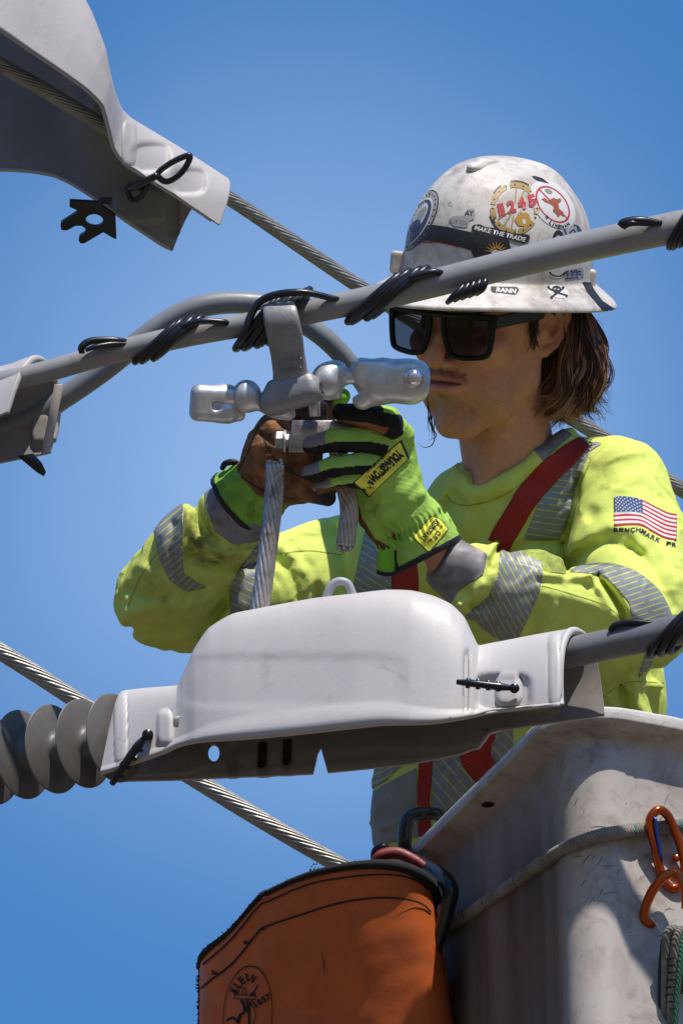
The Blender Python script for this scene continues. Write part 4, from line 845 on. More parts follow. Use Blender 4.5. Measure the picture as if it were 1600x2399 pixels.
# dark script sticker right side
st_ring(K_, 1.6, HP, (1308, 562), 14, 24, 0, 6, 30); st_poly([(1318, 540), (1336, 530), (1352, 526), (1364, 548), (1368, 566), (1350, 572), (1330, 578), (1318, 572)], Gy, 1.5, HP, name='sticker')
for p in ([(1322, 536), (1328, 556), (1324, 578)], [(1334, 545), (1344, 538), (1350, 552), (1342, 568)], [(1352, 532), (1358, 548), (1360, 566)], [(1330, 575), (1336, 556), (1342, 574)], [(1344, 526), (1356, 532), (1366, 552)]): st_line(p, 4.5, Nv, 2.0, HP)
st_poly([(1322, 634), (1366, 626), (1368, 650), (1324, 656)], Gy, 1.5, HP, name='sticker'); st_text('Mfit', (1344, 638), 13, 36, -6, Nv, 2.0, HP, 0.05); st_line([(1324, 652), (1366, 648)], 4, Nv, 2.0, HP, 4); st_ring(K_, 1.6, HP, (1306, 636), 20, 12, 0, 5, 20, 0, 180)
# brim: small name sticker, skull, tape
st_poly([(1150, 670), (1212, 671), (1217, 678), (1208, 690), (1180, 686), (1150, 684)], K_, 1.6, HP, name='sticker'); st_text('RANN', (1186, 679), 10, 46, 5, Wt, 2.1, HP, 0.04, 0.1)
st_poly(ellipse((1307, 682), 26, 15, 18, 30), flat('off white sticker', (0.60, 0.58, 0.54)), 1.5, HP, name='sticker'); st_poly(ellipse((1304, 676), 11, 8, 10, 20), K_, 2.0, HP, step=3); st_poly([(1297, 682), (1309, 683), (1308, 689), (1298, 688)], K_, 2.0, HP, step=3)
for p in ([(1284, 674), (1305, 684), (1326, 691)], [(1292, 695), (1306, 685), (1320, 674)]): st_line(p, 4.5, K_, 2.2, HP, 6)
for p in ((1285, 672), (1327, 692), (1292, 696), (1319, 673)): st_poly(ellipse(p, 4, 3.2, 0, 10), K_, 2.2, HP, step=2)
for p in ((1300, 676), (1308, 677)): st_poly(ellipse(p, 2, 1.7, 0, 8), Wt, 2.6, HP, step=1)
st_poly([(1364, 660), (1385, 660), (1392, 678), (1412, 704), (1436, 720), (1450, 727), (1448, 734), (1412, 726), (1392, 704), (1374, 682)], K_, 2.2, HP, name='tape', step=3)
for x, y in ((1120, 377), (1130, 375), (1140, 378), (1113, 381)): st_poly(ellipse((x, y), 4, 2, 0, 8), K_, 3.0, HP, step=2)
# ------------------------------------------------------------- sunglasses
sg = obj('sunglasses', *(lambda: cat([tube([gp for gp in H([(x, 208-0.0013*x*x-0.0, 34+0.0*x) for x in np.linspace(-142, 142, 15)])], 7.5, 8, 60)]))(), M_frame, person)
for sx in (-1, 1):
    R0 = [(20, 32), (26, 34), (75, 37), (128, 36), (139, 30), (138, -10), (133, -44), (122, -58), (80, -64), (50, -62), (36, -52), (24, -20), (19, 8)]
    P3 = [(sx*x, 209-0.0013*x*x+0.03*z, z) for x, z in R0]; C = spline(np.array(P3), 80, True)
    obj('rim', *tube(H(C), 6.6, 8, raw=True, closed=True, flat=1.25), M_frame, sg)
    rg = []; cen = C.mean(0)
    for k in range(9): rg.append(H(cen+(C-cen)*(k/8)))
    ml = mat('tinted lens', (0.02, 0.02, 0.025), 0.05, spec=0.6) if sx < 0 else ml
    obj('lens', np.concatenate(rg), grid_faces(9, 80, True), ml, sg)
    V, F = bar(H([(sx*140, 188, 24)])[0], H([(sx*153, -14, 36)])[0], 30, 9, up=Lh*sx); V2 = V.copy()
    for i in (4, 5, 6, 7): V2[i] = V2[4:8].mean(0)+(V2[i]-V2[4:8].mean(0))*0.75 if False else V2[i]
    tm = mat('blue black temple', (0.006, 0.009, 0.016), 0.35) if sx < 0 else tm
    tp = obj('temple', V2, F, tm, sg, smooth=False); b_ = tp.modifiers.new('bevel', 'BEVEL'); b_.width = 2*S; b_.segments = 2
    obj('temple_tip', *tube(H([(sx*152, -6, 36), (sx*156, -44, 38), (sx*154, -90, 8), (sx*150, -100, -20)]), 6, 8, 16), tm, sg)
    obj('hinge_block', *bar(H([(sx*133, 192, 26)])[0], H([(sx*143, 176, 26)])[0], 34, 12, up=Lh*sx), M_frame, sg)
n_ = ml.node_tree; b_ = n_.nodes['Principled BSDF']; out = n_.nodes['Material Output']; tr = n_.nodes.new('ShaderNodeBsdfTransparent'); tr.inputs[0].default_value = (0.20, 0.195, 0.205, 1)
mxs = n_.nodes.new('ShaderNodeMixShader'); mxs.inputs[0].default_value = 0.22; n_.links.new(tr.outputs[0], mxs.inputs[1]); n_.links.new(b_.outputs[0], mxs.inputs[2]); n_.links.new(mxs.outputs[0], out.inputs[0])
lg = H([(153, 166, 26)])[0]; V2, F2 = ringm((lg[0], lg[1]), 7, 10, 0, 3, 20)
for o_ in [c for c in sg.children if c.name.startswith('temple')][-2:]:
    if decal('emblem', o_, V2, F2, Wt, 1.5, sg): 
        V2, F2 = line2([(lg[0]-3, lg[1]+5), (lg[0], lg[1]-5), (lg[0]+3, lg[1]+5)], 2, 8); decal('emblem', o_, V2, F2, Wt, 1.5, sg); break
# ------------------------------------------------------------- shirt
FOLDS = [  # polyline, width, height
 ([(600, 1300), (660, 1262), (720, 1235), (790, 1220)], 16, 7), ([(700, 1300), (725, 1330), (740, 1370), (742, 1410)], 12, -10), ([(660, 1285), (705, 1310), (735, 1360)], 14, 9), ([(770, 1230), (790, 1290), (800, 1370)], 13, -8), ([(800, 1225), (820, 1290), (815, 1370)], 14, 8), ([(640, 1310), (680, 1340), (700, 1400)], 10, -6),
 ([(300, 1440), (360, 1420), (440, 1430), (500, 1400)], 18, 9), ([(310, 1470), (380, 1480), (450, 1470), (520, 1420)], 16, -10), ([(540, 1390), (500, 1450), (470, 1490)], 14, -12), ([(556, 1350), (530, 1420), (505, 1480)], 13, 9), ([(330, 1330), (380, 1360), (420, 1410)], 16, 6), ([(300, 1380), (350, 1395), (400, 1440)], 12, -7),
 ([(440, 1200), (425, 1260), (430, 1300)], 12, 9), ([(455, 1180), (470, 1230), (500, 1270)], 12, -10), ([(470, 1270), (520, 1300), (570, 1300), (600, 1290)], 14, 10), ([(440, 1300), (500, 1330), (560, 1330)], 12, -8), ([(410, 1230), (400, 1290), (410, 1330)], 10, -6),
 ([(1010, 1180), (1050, 1140), (1085, 1120)], 14, 5), ([(1080, 1250), (1090, 1210), (1100, 1180)], 14, 5), ([(1045, 1180), (1060, 1230), (1095, 1270)], 12, -6), ([(1190, 1290), (1240, 1270), (1310, 1272)], 10, -8), ([(1320, 1272), (1326, 1320), (1328, 1345)], 8, -14), ([(1355, 1120), (1340, 1200), (1325, 1270)], 9, -8),
 ([(1340, 1290), (1380, 1250), (1420, 1230), (1480, 1240)], 16, 7), ([(1330, 1330), (1360, 1290), (1430, 1270), (1500, 1300)], 14, -7), ([(1370, 1225), (1330, 1280), (1322, 1330)], 12, 7), ([(1400, 1180), (1440, 1140), (1500, 1110)], 18, 5), ([(1400, 1080), (1440, 1060), (1500, 1060)], 18, 5), ([(1520, 1240), (1560, 1300), (1590, 1360)], 18, 7), ([(1480, 1280), (1530, 1340), (1575, 1420)], 14, -6),
 ([(1400, 1350), (1430, 1390), (1455, 1430), (1460, 1460)], 9, -15), ([(1385, 1345), (1410, 1385), (1440, 1440)], 12, 9), ([(1420, 1350), (1450, 1385), (1480, 1440)], 12, 9), ([(1270, 1345), (1330, 1350), (1380, 1350)], 12, 7), ([(1280, 1390), (1340, 1400), (1400, 1420), (1430, 1450)], 18, 7), ([(1260, 1430), (1250, 1480), (1240, 1520)], 12, -8), ([(1300, 1420), (1290, 1470), (1260, 1510)], 14, 7), ([(1340, 1440), (1330, 1480), (1300, 1500)], 14, -6),
 ([(1145, 1300), (1160, 1270), (1180, 1270)], 8, 6), ([(1130, 1370), (1100, 1400), (1075, 1420)], 14, 9), ([(1150, 1330), (1160, 1300), (1172, 1285)], 8, -8), ([(1090, 1380), (1110, 1420), (1150, 1400)], 10, -9), ([(1060, 1400), (1090, 1440), (1130, 1440)], 10, 7),
 ([(1455, 1590), (1460, 1640), (1470, 1690)], 9, -9), ([(1480, 1590), (1490, 1640), (1520, 1690)], 14, 8), ([(1420, 1620), (1440, 1660), (1450, 1690)], 12, 6), ([(1530, 1560), (1520, 1620), (1540, 1680)], 14, -6), ([(1440, 1560), (1480, 1600), (1560, 1610)], 14, 7),
 ([(870, 1790), (910, 1830), (930, 1900)], 14, 6), ([(930, 1800), (940, 1880), (950, 1950)], 12, -6), ([(1050, 1800), (1040, 1860), (1030, 1900)], 12, 5)]
def neckcav(P): return np.maximum(cone(P, H((0, -50, -90))[0], (1204, 1150, 105), 113, 126), P[:, 1]-(1128-(P[:, 0]-1085)*0.56-(P[:, 2]+10)*0.30))
def shirtf(P):
    t = ell(P, (1240, 1350, 170), (312, 290, 185)); t = smin(t, ell(P, (1290, 1640, 210), (270, 300, 165)), 60); t = smin(t, ell(P, (1092, 1900, 265), (222, 360, 145)), 60)
    t = smin(t, ell(P, (1215, 1180, 130), (200, 110, 155)), 70); t = smin(t, chain(P, [(1285, 1105, 85, 82), (1420, 1130, 70, 100)], 20), 40); t = smin(t, chain(P, [(1130, 1190, 60, 70), (1020, 1270, 60, 80)], 20), 40)
    ar = chain(P, [(1010, 1270, 70, 110), (800, 1348, -40, 124), (520, 1400, -250, 112), (392, 1402, -330, 118)], 30)
    ar = smin(ar, cone(P, (440, 1438, -290), (520, 1420, -250), 88, 94), 30); fr_ = chain(P, [(385, 1400, -335, 112), (470, 1290, -450, 108), (552, 1212, -528, 86), (572, 1190, -548, 72)], 16); ar = smin(ar, fr_, 24)
    al = chain(P, [(1440, 1160, 70, 138), (1480, 1290, -80, 134), (1498, 1440, -310, 126)], 30); fl = chain(P, [(1490, 1450, -340, 124), (1380, 1438, -450, 106), (1230, 1400, -540, 112), (1130, 1362, -590, 84), (1062, 1328, -610, 66), (1040, 1316, -615, 60)], 14); al = smin(al, fl, 26)
    al = smin(al, ell(P, (1430, 1530, -250), (110, 90, 130)), 40)
    f = smin(t, smin(ar, al, 8), 26)
    cb = chain(P, [(1078, 1118, 60, 16), (1070, 1130, 15, 17), (1088, 1152, -12, 18), (1130, 1154, -24, 18), (1190, 1128, -26, 18), (1250, 1082, -8, 17), (1305, 1036, 40, 15), (1335, 1014, 90, 13)], 6); f = smin(f, cb, 22)
    # small folds
    x, y = P[:, 0], P[:, 1]; d = np.zeros(len(P))
    for pl, w, h in FOLDS:
        if pl[0][1] > 1000: dd = pdist(x, y, pl); d += 1.9*h*np.exp(-(dd/w)**2)
    d *= (P[:, 2] < 150); d += 4.5*wob(P, 70, 3)+1.5*wob(P, 30, 5); rg_ = wob(P*np.array([1, 0.6, 1]), 95, 91, 3); d -= 8.5*np.exp(-(rg_/0.13)**2)*np.clip(0.5+0.8*wob(P, 110, 92), 0, 1); rg_ = wob(P*np.array([0.7, 1, 1]), 60, 93, 3); d += 5.5*np.exp(-(rg_/0.15)**2)*np.clip(0.4+0.8*wob(P, 90, 94), 0, 1)
    f = f-d
    f = smax(f, -neckcav(P), 5)
    f = smax(f, -(P[:, 1]-(1000+0*P[:, 0])), 4)
    f = smax(f, P[:, 1]-2080, 4)
    # cuffs end square to the forearm
    dR = n3(np.array([590, 1180, -560.])-np.array([470, 1290, -450.])); pr_ = (P-np.array([572, 1172, -548.])).dot(dR); f = np.where(P[:, 2] < -380, np.where(P[:, 0] < 760, smax(f, pr_-14, 4), f), f)
    dL = n3(np.array([1040, 1316, -615.])-np.array([1130, 1362, -590.])); pl_ = (P-np.array([1030, 1312, -616.])).dot(dL); f = np.where((P[:, 2] < -420) & (P[:, 0] > 760), smax(f, pl_-4, 4), f)
    return f
V, F = nets(shirtf, ax(250, 1700, 4.5), ax(985, 2100, 4.5), ax(-760, 420, 5.6), margin=26, lip=1.5)
for _ in range(2):   # relax
    Fa = np.asarray(F); acc = np.zeros_like(V); cn = np.bincount(Fa.ravel(), minlength=len(V)).astype(float)
    fc = V[Fa].mean(1)
    for c in range(3):
        for k in range(4): acc[:, c] += np.bincount(Fa[:, k], fc[:, c], len(V))
    V = V*0.6+0.4*acc/cn[:, None]
SV, SF = V, F; SN = normals(V, F)
if SN[np.argmin(V[:, 2]), 2] > 0: SN = -SN
colr = np.tile(np.array([0.67, 0.76, 0.17]), (len(V), 1))
x, y, w = V.T
def dirt(g, c=(0.10, 0.095, 0.03)):
    global colr
    g = np.clip(g, 0, 1)[:, None]; colr = colr*(1-g)+np.array(c)*g
def bl(cx, cy, rx, ry, seed): return np.exp(-((x-cx)/rx)**2-((y-cy)/ry)**2)*np.clip(0.6+0.55*wob(V, 20, seed)+0.45*wob(V, 7, seed+50), 0, 1.4)*(SN[:, 2] < 0.35)*1.0
dirt(0.95*bl(455, 1275, 34, 26, 1), (0.035, 0.034, 0.012)); dirt(0.85*bl(500, 1310, 46, 20, 2), (0.06, 0.055, 0.02)); dirt(0.7*bl(470, 1230, 50, 60, 3)); dirt(0.55*bl(560, 1290, 36, 24, 4)); dirt(0.5*bl(420, 1250, 60, 70, 8)); dirt(0.4*bl(350, 1330, 50, 60, 9), (0.2, 0.22, 0.05)); dirt(0.35*bl(420, 1390, 90, 40, 10), (0.2, 0.22, 0.05)); dirt(0.8*bl(382, 1404, 9, 8, 30))
dirt(0.8*bl(1415, 1140, 10, 8, 11)); dirt(0.7*bl(1400, 1192, 16, 8, 12)); dirt(0.35*bl(1400, 1110, 60, 40, 13), (0.25, 0.27, 0.06)); dirt(0.35*bl(1450, 1240, 70, 30, 14), (0.28, 0.3, 0.08)); dirt(0.75*bl(1270, 1300, 60, 16, 15), (0.15, 0.17, 0.04)); dirt(0.4*bl(1160, 1360, 40, 40, 16)); dirt(0.35*bl(1270, 1430, 40, 60, 17), (0.3, 0.33, 0.06)); dirt(0.3*bl(1400, 1060, 70, 20, 18), (0.28, 0.3, 0.08)); dirt(0.25*bl(1080, 1190, 60, 60, 19), (0.35, 0.4, 0.08))
shirt = obj('shirt', V, F, M_shirt, person, col=colr)
def patch(name, m, poly, n=0, off=2.2, ang=0, solid=3, parent=None, maxw=None, front=True, extra=None, label=None):
    f = polyf(SV[:, 0], SV[:, 1], poly, n)
    if extra is not None: f = np.maximum(f, extra)
    ca, sa_ = math.cos(R_(ang)), math.sin(R_(ang))
    def uvf(Q): return np.column_stack([Q[:, 0]*ca+Q[:, 1]*sa_, -Q[:, 0]*sa_+Q[:, 1]*ca])
    Vo, Fo, uv = cut_patch(SV, SF, SN, f, off, front, maxw, uvf)
    if not len(Fo): print('empty patch', name); return None
    if name == 'pocket': Fo = [Fo[i] for i in largest(Vo, Fo)]
    return obj(name, Vo, Fo, m, parent or shirt, uv=uv, solid=solid, label=label)
def slab(a, b, c0, c1, curve=0, cx=0):
    """field of a band between two distances along a sleeve axis"""
    a, b = np.asarray(a, float), np.asarray(b, float); d = n3(b-a); t = (SV-a).dot(d); return np.abs(t-(c0+c1)/2)-(c1-c0)/2
mx_ = lambda **k: k
# bands: polygon on the seen side (they follow the sleeve folds), tape lines across
def tape(name, ang, sp=15, **k):
    return mat(name, (0.26, 0.26, 0.27), 0.5, metal=0.15, var=0.12, vs=22, strip=((0.50, 0.60, 0.10), sp, 2.4, 0.0, k.get('seg', 95)), bump=0.1, bs=300)
T1 = tape('reflective tape chest', 0); T3 = tape('reflective tape sleeve', 0, 13, seg=80)
patch('reflective_band', T1, [(1398, 1036), (1392, 1036), (1344, 1072), (1268, 1164), (1226, 1265), (1310, 1265), (1333, 1210), (1352, 1133), (1383, 1057), (1410, 1040)], ang=98, maxw=120)
patch('reflective_band', T1, [(857, 1235), (882, 1290), (918, 1356), (918, 1420), (815, 1420), (829, 1366)], ang=122, maxw=200)
patch('reflective_band', T1, [(620, 1262), (597, 1285), (566, 1326), (538, 1372), (543, 1520), (599, 1500), (604, 1433), (612, 1295)], ang=115)
aR0, aR1 = (385, 1400, -335), (552, 1212, -528)
fb = slab(aR0, aR1, 45, 120)
patch('reflective_band', T3, [(425, 1150), (446, 1180), (430, 1242), (423, 1280), (464, 1315), (561, 1300), (600, 1290), (620, 1330), (560, 1340), (505, 1372), (439, 1386), (398, 1360), (374, 1310), (360, 1229)], ang=50, maxw=-250, front=False, extra=np.where(SV[:, 0] < 430, -9, fb-60))
patch('cuff_band', M_tape2, [(482, 1130), (480, 1150), (484, 1188), (505, 1244), (546, 1275), (597, 1270), (640, 1255), (660, 1150), (560, 1080)], maxw=-380, front=False)
patch('reflective_band', T3, [(1174, 1272), (1270, 1318), (1272, 1340), (1264, 1386), (1241, 1439), (1199, 1530), (1120, 1530), (1080, 1451), (1145, 1397), (1166, 1347)], ang=-28, maxw=-330, front=False)
patch('cuff_band', M_tape2, [(1048, 1250), (1141, 1298), (1132, 1347), (1077, 1382), (1052, 1420), (980, 1380), (980, 1300)], maxw=-430, front=False)
patch('reflective_band', T3, [(1338, 1340), (1367, 1324), (1421, 1319), (1478, 1334), (1528, 1368), (1559, 1409), (1570, 1456), (1490, 1458), (1471, 1412), (1432, 1367), (1398, 1347)], n=80, ang=72, maxw=60)
patch('reflective_band', T1, [(1514, 1522), (1540, 1520), (1524, 1560), (1494, 1590)], ang=90)
patch('reflective_band', mat('pale reflective mesh', (0.27, 0.28, 0.26), 0.6, var=0.15, strip=((0.5, 0.6, 0.1), 16, 2.5, 0, 0)), [(840, 1730), (945, 1700), (950, 1786), (905, 1830), (858, 1858)], ang=65)
patch('reflective_band', mat('pale reflective tape', (0.27, 0.28, 0.26), 0.6, var=0.15), [(858, 1864), (906, 1836), (976, 1800), (982, 1960), (872, 1985), (850, 1930)], ang=0)
patch('reflective_band', tape('reflective tape waist', 0, 22), [(1015, 1700), (1200, 1680), (1205, 1790), (1130, 1850), (1060, 1900), (1010, 1905)], ang=-40)
patch('collar_band', M_tape2, [(1245, 1047), (1308, 998), (1340, 1018), (1272, 1079)], maxw=120)
patch('pocket', M_tape2 if False else mat('dirty yellow pocket cloth', (0.42, 0.5, 0.08), 0.85, var=0.3, vs=24, stain=(0.12, 0.13, 0.04), ss=22, st=(0.45, 0.6), bump=0.3, bs=400), [(1190, 1288), (1215, 1272), (1318, 1266), (1326, 1345), (1290, 1342), (1240, 1325)], off=1.5, solid=3, maxw=60)
# collar seam and shoulder seams: stitched lines lying on the cloth
sm = mat('seam thread', (0.30, 0.36, 0.06), 0.9)
def seam(P, par=None, w=2.2, m=None, lift=1.2, tgt=None): V2, F2 = line2(P, w, 50); return decal('seam', tgt or shirt, V2, F2, m or sm, lift, par or shirt)
seam([(1046, 1160), (1060, 1176), (1100, 1184), (1170, 1165), (1240, 1120), (1290, 1075), (1320, 1052)]); seam([(1385, 1075), (1362, 1130), (1345, 1200), (1330, 1262)]); seam([(1318, 1268), (1326, 1345)], w=1.6); seam([(1270, 1372), (1340, 1392), (1420, 1420), (1468, 1462)], w=2); seam([(300, 1420), (330, 1350), (372, 1290)], w=2); seam([(640, 1300), (720, 1290), (800, 1300)], w=2); seam([(1400, 1640), (1470, 1600), (1560, 1600)], w=2)
# suspenders
stp = [((1372, 1032), 22), ((1335, 1062), 26), ((1285, 1108), 28), ((1235, 1165), 29), ((1200, 1222), 28), ((1168, 1280), 27), ((1140, 1380), 27), ((1118, 1500), 27), ((1108, 1560), 26)]
def strapm(name, pts, half, lift=5, label=None):
    C = spline(np.array(pts, float), 90); Tt = np.gradient(C, axis=0); Tt /= np.linalg.norm(Tt, axis=1)[:, None]; Nn = np.column_stack([-Tt[:, 1], Tt[:, 0]]); s = np.concatenate([[0], np.cumsum(np.linalg.norm(np.diff(C, axis=0), axis=1))])
    hw = np.interp(np.linspace(0, 1, 90), np.linspace(0, 1, len(half)), half); V2 = []; uv = []
    for j in np.linspace(-1, 1, 9): V2.append(C+Nn*(hw*j)[:, None]); uv.append(np.column_stack([s, hw*j]))
    o = decal(name, shirt, np.concatenate(V2), grid_faces(9, 90), M_strap, lift, person, solid=5, uv=np.concatenate(uv), label=label, wmin=-210); return o
strapm('suspender', [p for p, h in stp], [15, 24, 27, 28, 28, 28, 28, 28, 28]); strapm('suspender', [(1130, 1700), (1112, 1765), (1135, 1810), (1165, 1850)], [36, 36, 32, 30])
strapm('suspender', [(880, 1180), (930, 1260), (948, 1340), (950, 1420), (950, 1500)], [30, 31, 31, 31]); strapm('suspender', [(1000, 1700), (996, 1800), (992, 1880), (996, 1960)], [17, 16, 14, 14])
V, F = tube([(985, 1200, 60), (1000, 1192, 50), (1012, 1184, 60)], 8, 8, 10); obj('suspender', V, F, M_strap, person)
# flag patch: 13 stripes and canton on a waving grid
top = np.array([(1438, 1164), (1460, 1162), (1500, 1169), (1540, 1188), (1565, 1200), (1586, 1204)], float); bot = np.array([(1438, 1232), (1480, 1230), (1505, 1232), (1530, 1247), (1555, 1260), (1585, 1267)], float)
nu, nv = 53, 27; tp_, bt_ = spline(top, nu), spline(bot, nu); V2 = np.array([tp_[i]*(1-j/(nv-1))+bt_[i]*(j/(nv-1)) for i in range(nu) for j in range(nv)]); Fg = grid_faces(nu, nv); mi = []
for i in range(nu-1):
    for j in range(nv-1): mi.append(2 if (i < 22 and j < 14) else (j//2) % 2)
fr_ = flat('embroidered red', (0.42, 0.03, 0.04), 0.8); fw_ = flat('embroidered white', (0.68, 0.64, 0.62), 0.8); fbm = flat('embroidered blue', (0.03, 0.075, 0.20), 0.8)
fp = decal('flag_patch', shirt, V2, Fg, [fr_, fw_, fbm], 3.0, shirt, mi=mi, solid=2)
Vs_, Fs_ = [], []
for r in range(9):
    for c_ in range(6 if r % 2 == 0 else 5):
        u = (c_+(0.5 if r % 2 == 0 else 1.0))/6*22/52; v = (r+0.6)/9*14/26*0.98; i = u*(nu-1); p = np.array([np.interp(i, range(nu), tp_[:, k]) for k in (0, 1)])*(1-v)+np.array([np.interp(i, range(nu), bt_[:, k]) for k in (0, 1)])*v
        n0 = len(Vs_); pts5 = [(p[0]+(2.3 if q % 2 == 0 else 1.0)*math.sin(q*math.pi/5), p[1]-(2.3 if q % 2 == 0 else 1.0)*math.cos(q*math.pi/5)) for q in range(10)]; Vs_ += pts5; Fs_.append(list(range(n0, n0+10)))
decal('stars', shirt, np.array(Vs_), Fs_, fw_, 4.2, fp and shirt)
V2, F2 = text_path('BENCHMARK FR', [(1436, 1241), (1470, 1241), (1498, 1241), (1520, 1253), (1545, 1266), (1564, 1273), (1586, 1277)], 9.5, 0.88, 0.05); decal('lettering', shirt, V2, F2, K_, 2.6, shirt)
# ------------------------------------------------------------- gloves
FG = {'thumb': [(935, 1020, -690, 36), (905, 986, -742, 33), (850, 972, -768, 27), (800, 966, -762, 21)], 'index': [(905, 1042, -705, 33), (850, 1030, -752, 29), (785, 1031, -775, 27), (728, 1043, -768, 20)], 'middle': [(890, 1090, -705, 30), (840, 1086, -752, 27), (780, 1094, -775, 24), (724, 1109, -765, 17)], 'ring': [(880, 1120, -700, 26), (840, 1120, -740, 22), (790, 1128, -757, 20), (750, 1142, -750, 15)]}
def gl(P):
    f = chain(P, [(914, 1052, -655, 57), (900, 1100, -655, 62), (930, 1160, -645, 60), (968, 1205, -632, 50), (990, 1236, -628, 58), (1000, 1272, -622, 72), (1005, 1300, -618, 80)], 26)
    f = smin(f, cone(P, (925, 1050, -660), (945, 1120, -650), 34, 40), 20); f = smin(f, ell(P, (972, 1160, -665), (27, 20, 26)), 9); f = smin(f, ell(P, (905, 1200, -685), (26, 22, 20)), 9)
    f = smin(f, chain(P, [(835, 1160, -640, 24), (868, 1210, -640, 26), (900, 1270, -640, 22)], 14), 22)
    g = None
    for k, c in FG.items(): h = chain(P, c, 6); g = h if g is None else smin(g, h, 3.5)
    f = smin(f, g, 14)
    # puckers over the wrist elastic
    t = (P-np.array([985., 1228, -625])).dot(n3([0.45, 0.85, 0.1])); u = (P-np.array([985., 1228, -625])).dot(n3([0.85, -0.45, 0]))
    f = f-4.2*np.exp(-(t/20)**2)*np.sin(u/2.1+1.2*np.sin(t/9))+5*np.exp(-((t+2)/11)**2)
    f = f-3.2*wob(P, 34, 21)-1.2*wob(P, 13, 27)-3.5*np.exp(-(pdist(P[:, 0], P[:, 1], [(880, 1060), (940, 1060), (960, 1075)])/8)**2)+4*np.exp(-(pdist(P[:, 0], P[:, 1], [(905, 1175), (945, 1180), (965, 1195)])/8)**2)
    f = f-4*np.exp(-(pdist(P[:, 0], P[:, 1], [(900, 1210), (940, 1200), (960, 1215)])/10)**2)
    # cuff cut
    cf_ = (P-np.array([1000., 1306, -620])).dot(n3([0.46, 0.86, 0.0])); return smax(f, cf_, 3)
V, F = nets(gl, ax(680, 1110, 2.8), ax(925, 1400, 2.8), ax(-830, -520, 3.2), margin=16)
x, y, w = V.T; N = normals(V, F); N = -N if N[np.argmin(w), 2] > 0 else N
gc = np.tile(np.array([0.34, 0.56, 0.10]), (len(V), 1))
def near(c):
    A = np.array(c)[:, :3]; best = np.full(len(V), 1e9); off = np.zeros(len(V)); s = np.zeros(len(V)); L = 0
    for a, b in zip(A[:-1], A[1:]):
        d = b-a; l = np.linalg.norm(d); t = np.clip((V-a).dot(d)/l**2, 0, 1); pr = a+t[:, None]*d; r = np.linalg.norm(V-pr, axis=1); m = r < best; best[m] = r[m]; off[m] = (V-pr)[m, 1]; s[m] = (L+t*l)[m]; L += l
    return best, off, s/L
D = {k: near(c) for k, c in FG.items()}; allb = np.stack([D[k][0]/np.array(FG[k])[:, 3].mean() for k in FG]); who = allb.argmin(0); keys = list(FG)
blk = np.array([0.012, 0.012, 0.013]); gryt = np.array([0.23, 0.22, 0.23]); brn = np.array([0.17, 0.075, 0.03])
for i, k in enumerate(keys):
    b_, o_, s_ = D[k]; m = (who == i) & (b_ < 42) & (x < 945)
    if k == 'thumb':
        mm = m & (s_ > 0.2) & ~((o_ < -16) & (s_ < 0.5)) & (y < 1030); gc[mm] = blk; e = mm & (o_ > 17) & (s_ > 0.4); gc[e] = brn*1.5
    else:
        gc[m & (o_ > {'index': 4, 'middle': 3, 'ring': 8}[k]) & (s_ > {'index': 0.1, 'middle': 0.15, 'ring': 0.3}[k])] = blk
        tipm = m & (s_ > {'index': 0.80, 'middle': 0.84, 'ring': 0.8}[k]) & (o_ < 5); gc[tipm] = gryt; gc[m & (N[:, 2] > 0.3)] = blk
und = polyf(x, y, [(740, 1144), (812, 1140), (836, 1172), (850, 1215), (878, 1262), (915, 1282), (905, 1300), (860, 1290), (820, 1240), (800, 1180), (740, 1165)]) < 0; gc[und] = brn*0.9
gc[(N[:, 2] > 0.45) & (x < 1000) & (y < 1260)] = brn*0.8
glA = obj('glove', V, F, M_glove, person, col=gc, label='green work glove with yellow wordmark label, back of the hand to the viewer')
GV, GF, GN = V, np.asarray(F), N
f = np.abs((V-np.array([1000., 1306, -620])).dot(n3([0.46, 0.86, 0.0]))+4)-7; Vo, Fo, _ = cut_patch(V, F, N, f, 3.0, False); obj('cuff_binding', Vo, Fo, M_trim, glA, solid=4)
V, F = tube([(922, 1262, -640), (908, 1296, -634), (905, 1338, -628)], [24, 24, 22], 14, 14, flat=0.5); obj('cuff_tab', V, F, mat('green cuff tab', (0.2, 0.5, 0.03), 0.8, bump=0.3), glA)
obj('cuff_binding', *tube([(926, 1290, -642), (931, 1318, -640), (928, 1340, -634), (906, 1346, -632), (883, 1340, -630)], 5, 8, 30), M_trim, glA)
Lb_ = flat('yellow label', (0.80, 0.80, 0.07), 0.6)
def lab(poly, m1, inner, par):
    V2, F2 = fillpoly(poly, 3.5); o = decal('label_patch', par, V2, F2, K_, 1.8, par, solid=1); c = np.mean(poly, 0); V2, F2 = fillpoly([tuple(c+(np.array(p)-c)*np.array(inner)) for p in poly], 3.5); decal('label_print', par, V2, F2, m1, 2.6, par); return o
lp = [(941, 1030), (960, 1073), (863, 1166), (848, 1150), (826, 1132)]
lab(lp, Lb_, (0.93, 0.93), glA)
V2, F2 = text2('YOUNGSTOWN', (900, 1097), 21, 110, 137.5, 0.07); decal('lettering', glA, V2, F2, K_, 3.6, glA); V2, F2 = text2('GLOVE COMPANY', (886, 1082), 6.5, 76, 137.5, 0.03); decal('lettering', glA, V2, F2, K_, 3.6, glA)
lab([(1009.5, 1208.5), (1030, 1214), (1051.5, 1239), (1005, 1295.5), (966, 1260)], Lb_, (0.95, 0.95), glA)
V2, F2 = text2('RESISTANT', (1007, 1243), 13, 60, 127, 0.03); decal('lettering', glA, V2, F2, K_, 3.4, glA); V2, F2 = text2('CUT', (1023, 1254), 12, 22, 127, 0.03); decal('lettering', glA, V2, F2, K_, 3.4, glA)
